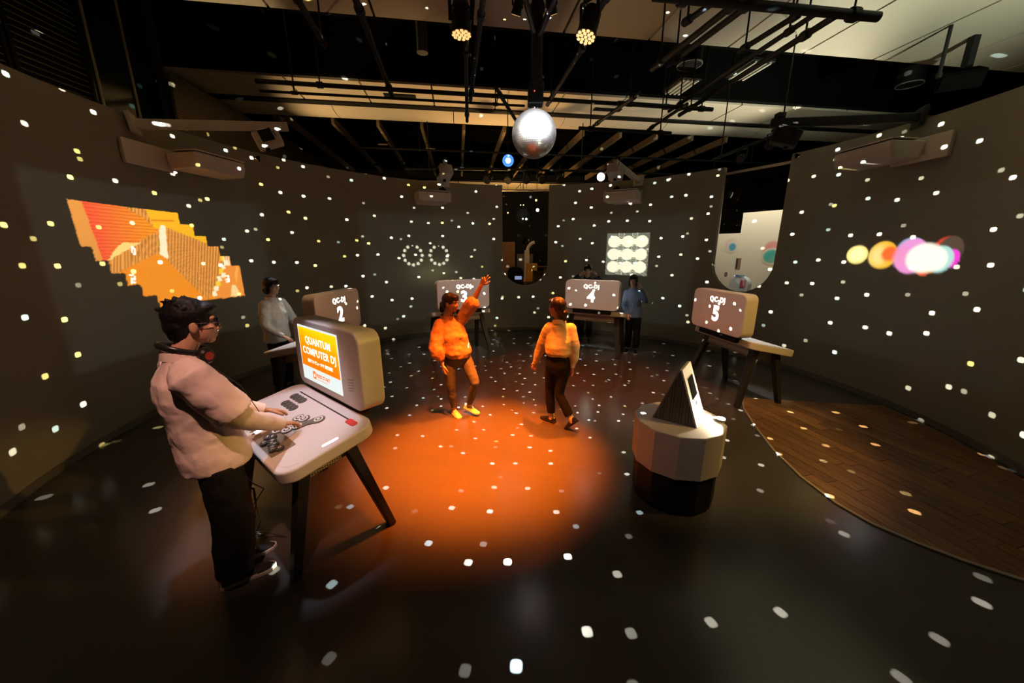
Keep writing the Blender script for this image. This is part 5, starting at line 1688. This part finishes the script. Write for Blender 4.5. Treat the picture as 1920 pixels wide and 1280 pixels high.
    for (f_, hw, hd, df) in o['shirt']:
        c = pel.lerp(mid, f_) + fy * df
        w_ = min(1.0, max(0.0, (f_ - 0.1) / 0.5))
        ax_ = (hxp * (1 - w_) + sx * w_).normalized(); ay_ = V(0, 0, 1).cross(ax_).normalized()
        rings.append(ringpts(c, ax_, ay_, hw * k, hd * k, 24))
    rings.append(ringpts(nk - V(0, 0, 0.035), sx, fy, 0.095 * k, 0.080 * k, 24))
    rings.append(ringpts(nk + V(0, 0, 0.008), sx, fy, 0.074 * k, 0.070 * k, 24))
    sg.loft(rings)
    for q in 'RL':
        end = el[q].lerp(wr[q], o.get('sleeve' + q, o.get('sleeve', 0.9)))
        rr = [c * k for c in o.get('sleeve_r' + q, o['sleeve_r'])]
        sg.tube(bez(sh[q] + (mid - sh[q]) * 0.12, el[q], end), rr, 14)
        sg.ell(sh[q] + (mid - sh[q]) * 0.14, (rr[0] * 1.02,) * 3)
    blob(sg, 'shirt', o['shirtm'], root, o.get('cloth_voxel', max(0.010, vx)), 6, o.get('fold', 0.03))
    # collar and cuffs
    cg = G()
    n = 18
    ring_a = []
    for i in range(n + 1):
        a = -PI * 0.42 + PI * 1.84 * i / n + PI / 2 + PI * 0.42 - PI * 0.42
        ang = PI / 2 + 0.25 + (2 * PI - 0.5) * i / n
        u = sx * math.cos(ang) * 0.078 * k + fy * math.sin(ang) * 0.074 * k
        c = nk + u
        u = u.normalized()
        drop_ = 0.012 * math.cos(ang - PI / 2)
        ring_a.append([c + V(0, 0, -0.022 - drop_), c + u * 0.012 + V(0, 0, -0.022 - drop_), c + u * 0.004 + V(0, 0, 0.026 - drop_), c - u * 0.004 + V(0, 0, 0.026 - drop_)])
    cg.loft(ring_a)
    cg.obj('collar', o['shirtm'], root, smooth=True)
    if o.get('cuffs', True):
        for q in 'RL':
            end = el[q].lerp(wr[q], o.get('sleeve', 0.9)); dd = (wr[q] - el[q]).normalized()
            rc = o['sleeve_r'][-1] * k
            G().tube([end - dd * 0.035, end - dd * 0.02, end + dd * 0.018], [rc * 1.02, rc * 1.06, rc * 0.98], 14).obj('cuff', o['shirtm'], root, smooth=True)
    if o.get('sockm'):
        for q in 'RL':
            up_ = (kn[q] - an[q]).normalized()
            G().tube([an[q] - up_ * 0.035, an[q] + up_ * 0.02, an[q] + up_ * 0.06], [0.040 * k, 0.040 * k, 0.040 * k], 14).obj('sock', o['sockm'], root, smooth=True)
    # --- shoes
    for q in 'RL':
        td = V(*J['toe' + q]); 
        flat_ = td.normalized()
        sd = flat_.cross(V(0, 0, 1)).normalized(); upv = sd.cross(flat_).normalized()
        a0 = an[q] - upv * (0.07 * k)
        if not o.get('lift' + q):
            a0.z = 0.0
        L = o.get('shoe_len', 0.26) * k
        heel = a0 - flat_ * (L * 0.27)
        prof = [(0.0, 0.026), (0.06, 0.034), (0.30, 0.033), (0.55, 0.040), (0.75, 0.044), (0.92, 0.034), (1.0, 0.014)]
        outl = [(x * L, w) for x, w in prof] + [(x * L, -w) for x, w in reversed(prof)]
        Ms_ = Matrix(((flat_.x, sd.x, upv.x, heel.x), (flat_.y, sd.y, upv.y, heel.y), (flat_.z, sd.z, upv.z, heel.z), (0, 0, 0, 1)))
        outl = [(x, y * k) for x, y in reversed(outl)]
        shoe = None
        ug = G()
        hts = [(0.02, 0.075), (0.12, 0.085), (0.28, 0.088), (0.42, 0.078), (0.58, 0.058), (0.75, 0.045), (0.90, 0.036), (0.985, 0.024)]
        rg = []
        for f_, ht in hts:
            wid = np.interp(f_, [p[0] for p in prof], [p[1] for p in prof]) * 0.95 * k
            rg.append([Ms_ @ V(f_ * L, wid * math.cos(a), 0.016 + (ht * k - 0.016) * max(0.0, math.sin(a)) ** 0.75 if math.sin(a) > 0 else 0.016) for a in [2 * PI * i / 16 for i in range(16)]])
        ug.loft(rg)
        shoe = ug.obj('shoe', o['shoem'], root, smooth=True)
        G().prism([(x * 1.03 - 0.004, y * 1.06) for x, y in outl], 0.0, 0.024 * k, Ms_).obj('sole', o['solem'], shoe, bevel=0.004)
        if o.get('laces', True):
            for i in range(4):
                f_ = 0.40 + 0.055 * i
                ht = np.interp(f_, [p[0] for p in hts], [p[1] for p in hts]) * k
                G().tube([Ms_ @ V(f_ * L, -0.018 * k, ht - 0.004), Ms_ @ V((f_ + 0.015) * L, 0, ht + 0.003), Ms_ @ V((f_ + 0.03) * L, 0.018 * k, ht - 0.004)], 0.0028, 5).obj('lace', o['solem'] if not o.get('lacem') else o['lacem'], shoe)
        if o.get('stripe'):
            for sgn in (-1, 1):
                pts = []
                for i in range(12):
                    f_ = 0.06 + 0.58 * i / 11
                    wid = np.interp(f_, [p[0] for p in prof], [p[1] for p in prof]) * 0.95 * k
                    zz = 0.034 + 0.016 * math.sin(i / 11 * PI * 1.5 + 0.6) + 0.010 * i / 11
                    ang = math.asin(min(0.95, max(0.05, ((zz - 0.016) / (np.interp(f_, [p[0] for p in hts], [p[1] for p in hts]) * k - 0.016)) ** (1 / 0.75))))
                    pts.append(Ms_ @ V(f_ * L, sgn * (wid * math.cos(ang) + 0.0012), zz))
                G().tube(pts, 0.0036, 6).obj('side_stripe', o['solem'], shoe)
    return root, h, ha, (hx, hf, hu), nk, sx, fy

SKIN = mat('skin', (0.56, 0.31, 0.19), 0.5, noise=0.05, scale=20)
HAIR = mat('black_hair', (0.006, 0.005, 0.005), 0.5, noise=0.3, scale=80, bump=0.12, bscale=200, spec=0.25)
HAIRB = mat('brown_hair', (0.022, 0.010, 0.006), 0.36, noise=0.3, scale=80, bump=0.35, bscale=160)
def cloth(name, c, rough=0.8):
    return mat(name, c, rough, noise=0.06, scale=6, bump=0.25, bscale=14, spec=0.25)
SHORT = [((0, -0.022, 0.045), (0.090, 0.108, 0.094)), ((0, -0.060, -0.005), (0.078, 0.066, 0.072)), ((0, 0.052, 0.084), (0.068, 0.050, 0.034)), ((0, -0.072, -0.048), (0.058, 0.040, 0.045))]

# the man at the nearest console
rt = random.Random(11)
tufts = []
for i in range(46):
    a = rt.uniform(0, 2 * PI); e_ = rt.uniform(0.15, 1.4)
    d_ = (math.cos(a) * math.cos(e_), math.sin(a) * math.cos(e_) - 0.15, math.sin(e_))
    tufts.append(((0.082 * d_[0], -0.022 + 0.098 * d_[1], 0.045 + 0.085 * d_[2]), (d_[0] + rt.uniform(-.4, .4), d_[1] + rt.uniform(-.5, .2), d_[2] + rt.uniform(-.2, .4)), rt.uniform(0.014, 0.030), 0.015))
for s_ in (-1, 1):
    tufts.append(((0.078 * s_, 0.018, 0.010), (0.0, 0.1, -1), 0.022, 0.010))
man, hman, ha_m, hv, nkm, sxm, fym = person('man in a loose pale pink shirt and black trousers touching the nearest console', (-1.70, 1.87, 0),
    dict(head=(-1.685, 1.885, 1.585), hf=(0.72, 0.69, -0.06), neck=(-1.745, 1.835, 1.425),
         shR=(-1.595, 1.705, 1.345), elR=(-1.465, 1.80, 1.08), wrR=(-1.455, 2.085, 0.905), hdR=(0.32, 0.86, -0.32), pnR=(0.05, -0.35, -0.95), thR=(-0.9, 0.4, 0.1), curlR=0.62,
         shL=(-1.90, 1.975, 1.345), elL=(-1.86, 2.08, 1.07), wrL=(-1.66, 2.24, 0.93), hdL=(0.5, 0.75, -0.35), pnL=(0, -0.3, -0.95), thL=(0.8, -0.5, 0.1), curlL=0.5,
         hipR=(-1.635, 1.80, 0.83), knR=(-1.63, 1.815, 0.45), anR=(-1.675, 1.795, 0.075), toeR=(0.80, 0.60, 0), hipL=(-1.775, 1.93, 0.83), knL=(-1.755, 1.95, 0.45), anL=(-1.765, 1.945, 0.075), toeL=(0.74, 0.67, 0)),
    dict(voxel=0.0048, k=1.0, skin=SKIN, hairm=HAIR, hair=SHORT, tufts=tufts, trouserm=cloth('black_trousers', (0.008, 0.008, 0.008)), trouser_r=(0.10, 0.105, 0.105, 0.104, 0.104, 0.105, 0.098), cuff=0.01,
         shirtm=cloth('pale_pink_shirt', (0.82, 0.66, 0.60)), shirt=[(-0.10, 0.185, 0.165, 0.0), (0.05, 0.192, 0.168, 0.0), (0.25, 0.180, 0.155, 0.0), (0.5, 0.180, 0.150, 0.0), (0.75, 0.190, 0.145, -0.015), (0.92, 0.178, 0.120, -0.02)],
         sleeve=0.93, sleeve_r=(0.082, 0.080, 0.072, 0.066, 0.060, 0.053, 0.042), fold=0.018, cloth_voxel=0.010,
         shoem=mat('black_canvas', (0.012, 0.012, 0.012), 0.7), solem=mat('white_rubber', (0.66, 0.58, 0.50), 0.5), stripe=True, shoe_len=0.275))
# outer short sleeves of his shirt
for a_, b_, nm in ((V(-1.595, 1.705, 1.345), V(-1.465, 1.80, 1.08), 'short_sleeve'), (V(-1.90, 1.975, 1.345), V(-1.86, 2.08, 1.07), 'short_sleeve')):
    g = G(); g.tube([a_.lerp(V(-1.745, 1.835, 1.40), 0.35), a_, a_.lerp(b_, 0.45), a_.lerp(b_, 0.88)], [0.085, 0.098, 0.096, 0.102], 16, cap=True)
    blob(g, nm, MATS['pale_pink_shirt'], man, 0.010, 4, 0.02)
# his glasses
gk = mat('glasses_black', (0.01, 0.01, 0.01), 0.25)
gl = G()
for s_ in (-1, 1):
    cc = (0.034 * s_, 0.103, 0.004)
    pts = [hman(cc[0] + 0.025 * math.cos(2 * PI * i / 16), cc[1] - 0.006 * abs(math.cos(2 * PI * i / 16)), cc[2] + 0.019 * math.sin(2 * PI * i / 16)) for i in range(17)]
    gl.tube(pts, 0.0028, 6)
    gl.tube([hman(0.060 * s_, 0.100, 0.010), hman(0.078 * s_, 0.085, 0.012), hman(0.083 * s_, 0.0, 0.008), hman(0.080 * s_, -0.03, -0.004)], 0.0025, 6)
gl.tube([hman(-0.010, 0.106, 0.010), hman(0, 0.108, 0.013), hman(0.010, 0.106, 0.010)], 0.0025, 6)
gl.obj('glasses', gk, man, smooth=True, label='thin black glasses')
for s_ in (-1, 1):
    G().prism([(0.023 * math.cos(2 * PI * i / 16), 0.017 * math.sin(2 * PI * i / 16)) for i in range(16)], -0.0006, 0.0006, frame(hman(0.034 * s_, 0.1005, 0.004), hv[1], hv[2])).obj('spectacle_lens', glass_pane('clear_glass'), man)
# headphones round his neck
hp_ = thing('headphones', 'black headphones hanging round the neck of the man in pink', 'headphones', tuple(nkm))
pts = []
for i in range(17):
    a = PI / 2 + 0.75 + (2 * PI - 1.5) * i / 16
    pts.append(nkm + sxm * (0.078 * math.cos(a)) + fym * (0.080 * math.sin(a)) + V(0, 0, 0.040 - 0.035 * (math.sin(a) + 0.2)))
G().tube(pts, 0.0115, 10, flat=((0, 0, 1), 1.5)).obj('headband', mat('headphone_black', (0.012, 0.012, 0.012), 0.3), hp_, smooth=True)
for pt_, s_ in ((pts[-1], 1), (pts[0], -1)):
    c = pt_ + fym * 0.035 + V(0, 0, -0.02)
    ax_ = (sxm * (0.62 if pts[-1] == pt_ else -0.62) + fym * 0.7 + V(0, 0, -0.05)).normalized()
    if (c - nkm).dot(sxm) > 0:
        ax_ = (sxm * 0.75 + fym * 0.45).normalized()
    else:
        ax_ = (-sxm * 0.75 + fym * 0.45).normalized()
    M = frame(c, ax_)
    cup = G(); cup.loft([[M @ V(r * math.cos(2 * PI * j / 18), r * 1.1 * math.sin(2 * PI * j / 18), z) for j in range(18)] for z, r in ((-0.022, 0.036), (-0.012, 0.042), (0.010, 0.040), (0.020, 0.030))])
    co = cup.obj('ear_cup', MATS['headphone_black'], hp_, smooth=True)
    G().prism(circ(0.026, 18), 0.020, 0.0225, M).obj('cap_ring', CHROME, co)
    G().prism(circ(0.022, 18), 0.0225, 0.0240, M).obj('cap_face', mat('cap_red', (0.35, 0.03, 0.02), 0.4), co)
cb_ = hman(0, 0, 0)
G().tube([pts[-1] + fym * 0.03 + V(0, 0, -0.06), nkm + fym * 0.22 + sxm * 0.06 + V(0, 0, -0.22), nkm + fym * 0.30 + sxm * 0.04 + V(0, 0, -0.45), nkm + fym * 0.36 + V(0, 0, -0.585)], 0.0025, 5).obj('cable', RUBBER, hp_)

# the person at console two
person('person with a black bob in a white shirt at console 2', (-3.31, 4.99, 0),
    dict(head=(-3.285, 4.985, 1.495), hf=(0.97, -0.18, 0.05), neck=(-3.32, 5.0, 1.335),
         shR=(-3.345, 4.835, 1.255), elR=(-3.32, 4.775, 0.985), wrR=(-3.13, 4.83, 0.835), hdR=(0.85, 0.12, -0.45), pnR=(-0.3, 0, -0.95), thR=(0.1, 0.9, 0),
         shL=(-3.285, 5.165, 1.255), elL=(-3.22, 5.25, 1.0), wrL=(-3.06, 5.13, 0.85), hdL=(0.85, -0.25, -0.4), pnL=(-0.3, 0, -0.95), thL=(-0.1, -0.9, 0),
         hipR=(-3.33, 4.91, 0.79), knR=(-3.32, 4.91, 0.43), anR=(-3.34, 4.90, 0.07), toeR=(0.97, -0.2, 0), hipL=(-3.31, 5.07, 0.79), knL=(-3.30, 5.08, 0.43), anL=(-3.32, 5.09, 0.07), toeL=(0.97, 0.1, 0)),
    dict(voxel=0.009, k=0.94, skin=SKIN, hairm=HAIR, hair=SHORT + [((0, -0.055, -0.03), (0.096, 0.072, 0.085)), ((0.078, -0.01, -0.03), (0.022, 0.05, 0.065)), ((-0.078, -0.01, -0.03), (0.022, 0.05, 0.065)), ((0, 0.06, 0.058), (0.072, 0.042, 0.035))],
         trouserm=MATS['black_trousers'], trouser_r=(0.09, 0.088, 0.082, 0.08, 0.08, 0.08, 0.075),
         shirtm=cloth('white_shirt', (0.62, 0.62, 0.58)), shirt=[(-0.12, 0.185, 0.15, 0), (0.1, 0.18, 0.15, 0), (0.4, 0.172, 0.14, 0), (0.75, 0.18, 0.13, 0), (0.93, 0.165, 0.10, 0)], sleeve_r=(0.075, 0.072, 0.066, 0.062, 0.056, 0.05, 0.038), fold=0.028,
         shoem=BLACK, solem=DARK, laces=False))

# the dancer
person('woman dancing with one arm raised, loose blouse, jeans and pale trainers', (-0.65, 4.15, 0),
    dict(head=(-0.70, 4.135, 1.385), hf=(0.90, -0.42, -0.06), hu=(0.10, 0, 1), neck=(-0.755, 4.155, 1.225),
         shR=(-0.855, 4.095, 1.135), elR=(-0.875, 4.02, 0.88), wrR=(-0.80, 3.99, 0.70), hdR=(0.12, -0.1, -0.98), pnR=(0.8, 0.5, 0), thR=(0.5, -0.8, 0), curlR=0.5,
         shL=(-0.575, 4.21, 1.185), elL=(-0.455, 4.20, 1.395), wrL=(-0.355, 4.20, 1.585), hdL=(0.50, 0.0, 0.85), pnL=(0.1, -0.95, -0.1), thL=(0.85, 0, -0.5), curlL=0.1, spread=2.4, poseL=(0.05, 0.05, 1.5, 1.6),
         hipR=(-0.715, 4.125, 0.77), knR=(-0.735, 4.10, 0.41), anR=(-0.715, 4.155, 0.075), toeR=(0.55, -0.83, 0), hipL=(-0.575, 4.19, 0.77), knL=(-0.435, 4.06, 0.445), anL=(-0.535, 4.19, 0.105), toeL=(0.80, -0.55, -0.14)),
    dict(voxel=0.0075, k=0.90, skin=SKIN, hairm=HAIRB, smile=True, hair=SHORT + [((0, -0.128, -0.03), (0.036, 0.040, 0.042)), ((0, -0.135, -0.085), (0.034, 0.034, 0.055)), ((0, 0.068, 0.058), (0.060, 0.030, 0.032))],
         trouserm=cloth('grey_jeans', (0.09, 0.095, 0.11)), trouser_r=(0.088, 0.080, 0.066, 0.062, 0.060, 0.056, 0.042), cuff=0.03, rise=0.10,
         shirtm=cloth('rust_blouse', (0.46, 0.26, 0.15), 0.6), shirt=[(-0.06, 0.150, 0.13, 0.02), (0.10, 0.19, 0.16, 0.01), (0.35, 0.185, 0.15, 0.0), (0.6, 0.175, 0.14, 0.01), (0.8, 0.17, 0.125, 0.0), (0.94, 0.15, 0.095, 0)],
         sleeve=0.80, sleeve_r=(0.078, 0.092, 0.098, 0.098, 0.102, 0.098, 0.045), fold=0.026, cuffs=False, sleeveL=0.22, sleeve_rL=(0.078, 0.094, 0.102, 0.098, 0.090, 0.078, 0.060),
         shoem=mat('pale_trainer', (0.82, 0.76, 0.64), 0.6), solem=mat('pale_sole', (0.85, 0.80, 0.70), 0.6), liftL=True, shoe_len=0.255))

# the woman walking away
person('woman in a cream blouse and black trousers walking away with hair tied back', (0.52, 3.83, 0),
    dict(head=(0.475, 3.835, 1.375), hf=(-0.72, 0.68, -0.02), neck=(0.505, 3.82, 1.225),
         shL=(0.385, 3.84, 1.155), elL=(0.325, 3.94, 0.91), wrL=(0.265, 3.985, 0.715), hdL=(-0.2, 0.2, -0.95), pnL=(0.7, 0.6, 0), thL=(-0.6, 0.8, 0), curlL=0.8,
         shR=(0.645, 3.81, 1.155), elR=(0.675, 3.755, 0.92), wrR=(0.655, 3.775, 0.74), hdR=(-0.08, 0.1, -0.98), pnR=(-0.7, -0.5, 0), thR=(-0.6, 0.8, 0), curlR=0.6,
         hipL=(0.445, 3.85, 0.765), knL=(0.435, 3.93, 0.42), anL=(0.465, 3.95, 0.075), toeL=(-0.72, 0.69, 0), hipR=(0.575, 3.80, 0.765), knR=(0.525, 3.815, 0.41), anR=(0.665, 3.735, 0.135), toeR=(-0.45, 0.45, -0.60)),
    dict(voxel=0.0075, k=0.88, skin=SKIN, hairm=HAIRB, hair=SHORT + [((0, -0.118, -0.055), (0.042, 0.040, 0.046)), ((0, -0.12, -0.10), (0.030, 0.026, 0.05))],
         trouserm=MATS['black_trousers'], trouser_r=(0.085, 0.078, 0.066, 0.064, 0.064, 0.064, 0.056), cuff=0.05, rise=0.15, waist=0.13,
         shirtm=cloth('cream_blouse', (0.72, 0.60, 0.40), 0.6), shirt=[(0.22, 0.130, 0.11, 0), (0.32, 0.165, 0.14, -0.01), (0.5, 0.172, 0.145, -0.01), (0.75, 0.168, 0.125, 0), (0.94, 0.145, 0.09, 0)],
         sleeve=0.92, sleeve_r=(0.070, 0.074, 0.070, 0.068, 0.066, 0.060, 0.036), fold=0.024, sockm=mat('pale_sock', (0.7, 0.62, 0.5), 0.8),
         shoem=mat('black_leather', (0.012, 0.011, 0.01), 0.3), solem=BLACK, laces=False, liftR=True, shoe_len=0.245))

# the man and the woman at console four
person('man in a dark shirt behind the monitor of console 4, hands at his ears', (1.64, 7.98, 0),
    dict(head=(1.64, 7.965, 1.575), hf=(-0.25, -0.95, -0.12), neck=(1.645, 7.99, 1.42),
         shR=(1.445, 8.04, 1.345), elR=(1.245, 7.95, 1.31), wrR=(1.455, 7.88, 1.475), hdR=(0.62, 0.1, 0.75), pnR=(0.7, 0.2, -0.6), thR=(0, -0.9, 0.2), curlR=0.9,
         shL=(1.845, 7.94, 1.345), elL=(1.99, 7.80, 1.24), wrL=(1.81, 7.83, 1.47), hdL=(-0.45, 0.3, 0.8), pnL=(-0.8, 0.3, -0.4), thL=(0, -0.9, 0.2), curlL=0.9,
         hipR=(1.555, 8.0, 0.84), knR=(1.54, 7.98, 0.46), anR=(1.545, 8.0, 0.075), toeR=(-0.3, -0.95, 0), hipL=(1.72, 7.96, 0.84), knL=(1.72, 7.95, 0.46), anL=(1.73, 7.97, 0.075), toeL=(-0.1, -0.99, 0)),
    dict(voxel=0.010, k=0.98, skin=SKIN, hairm=HAIR, hair=SHORT, trouserm=MATS['black_trousers'], trouser_r=(0.095, 0.09, 0.08, 0.078, 0.078, 0.076, 0.07),
         shirtm=cloth('navy_shirt', (0.022, 0.026, 0.034)), shirt=[(-0.08, 0.17, 0.14, 0), (0.2, 0.17, 0.14, 0), (0.5, 0.175, 0.14, 0), (0.8, 0.185, 0.13, 0), (0.94, 0.165, 0.10, 0)], sleeve_r=(0.075, 0.072, 0.066, 0.062, 0.058, 0.05, 0.040),
         shoem=BLACK, solem=DARK, laces=False))
person('smiling woman in a blue denim shirt beside console 4, hand at her ear', (2.40, 7.02, 0),
    dict(head=(2.315, 6.985, 1.425), hf=(-0.48, -0.87, -0.06), neck=(2.335, 7.01, 1.275),
         shR=(2.215, 7.05, 1.19), elR=(2.17, 6.98, 0.97), wrR=(2.20, 6.86, 0.81), hdR=(0.1, -0.5, -0.85), pnR=(0.5, 0.5, 0), thR=(-0.4, -0.8, 0),
         shL=(2.455, 6.93, 1.19), elL=(2.535, 6.82, 1.03), wrL=(2.435, 6.855, 1.30), hdL=(-0.35, 0.25, 0.9), pnL=(-0.8, 0.3, -0.3), thL=(-0.3, -0.9, 0.1), curlL=0.8,
         hipR=(2.325, 7.07, 0.77), knR=(2.33, 7.06, 0.41), anR=(2.33, 7.09, 0.075), toeR=(-0.5, -0.87, 0), hipL=(2.455, 7.0, 0.77), knL=(2.46, 6.98, 0.41), anL=(2.47, 7.0, 0.075), toeL=(-0.3, -0.95, 0)),
    dict(voxel=0.009, k=0.88, skin=SKIN, hairm=HAIR, smile=True, hair=SHORT + [((0, -0.06, -0.05), (0.088, 0.062, 0.10)), ((0.078, 0.0, -0.045), (0.022, 0.045, 0.075)), ((-0.078, 0.0, -0.045), (0.022, 0.045, 0.075)), ((0.03, 0.062, 0.062), (0.05, 0.034, 0.03))],
         trouserm=MATS['black_trousers'], trouser_r=(0.088, 0.085, 0.078, 0.076, 0.076, 0.078, 0.078),
         shirtm=cloth('denim_shirt', (0.13, 0.20, 0.34)), shirt=[(-0.14, 0.19, 0.15, 0), (0.05, 0.18, 0.145, 0), (0.4, 0.16, 0.13, 0), (0.75, 0.165, 0.125, 0), (0.93, 0.15, 0.095, 0)], sleeve_r=(0.070, 0.068, 0.062, 0.060, 0.056, 0.05, 0.038),
         shoem=BLACK, solem=MATS['white_rubber'], laces=False))
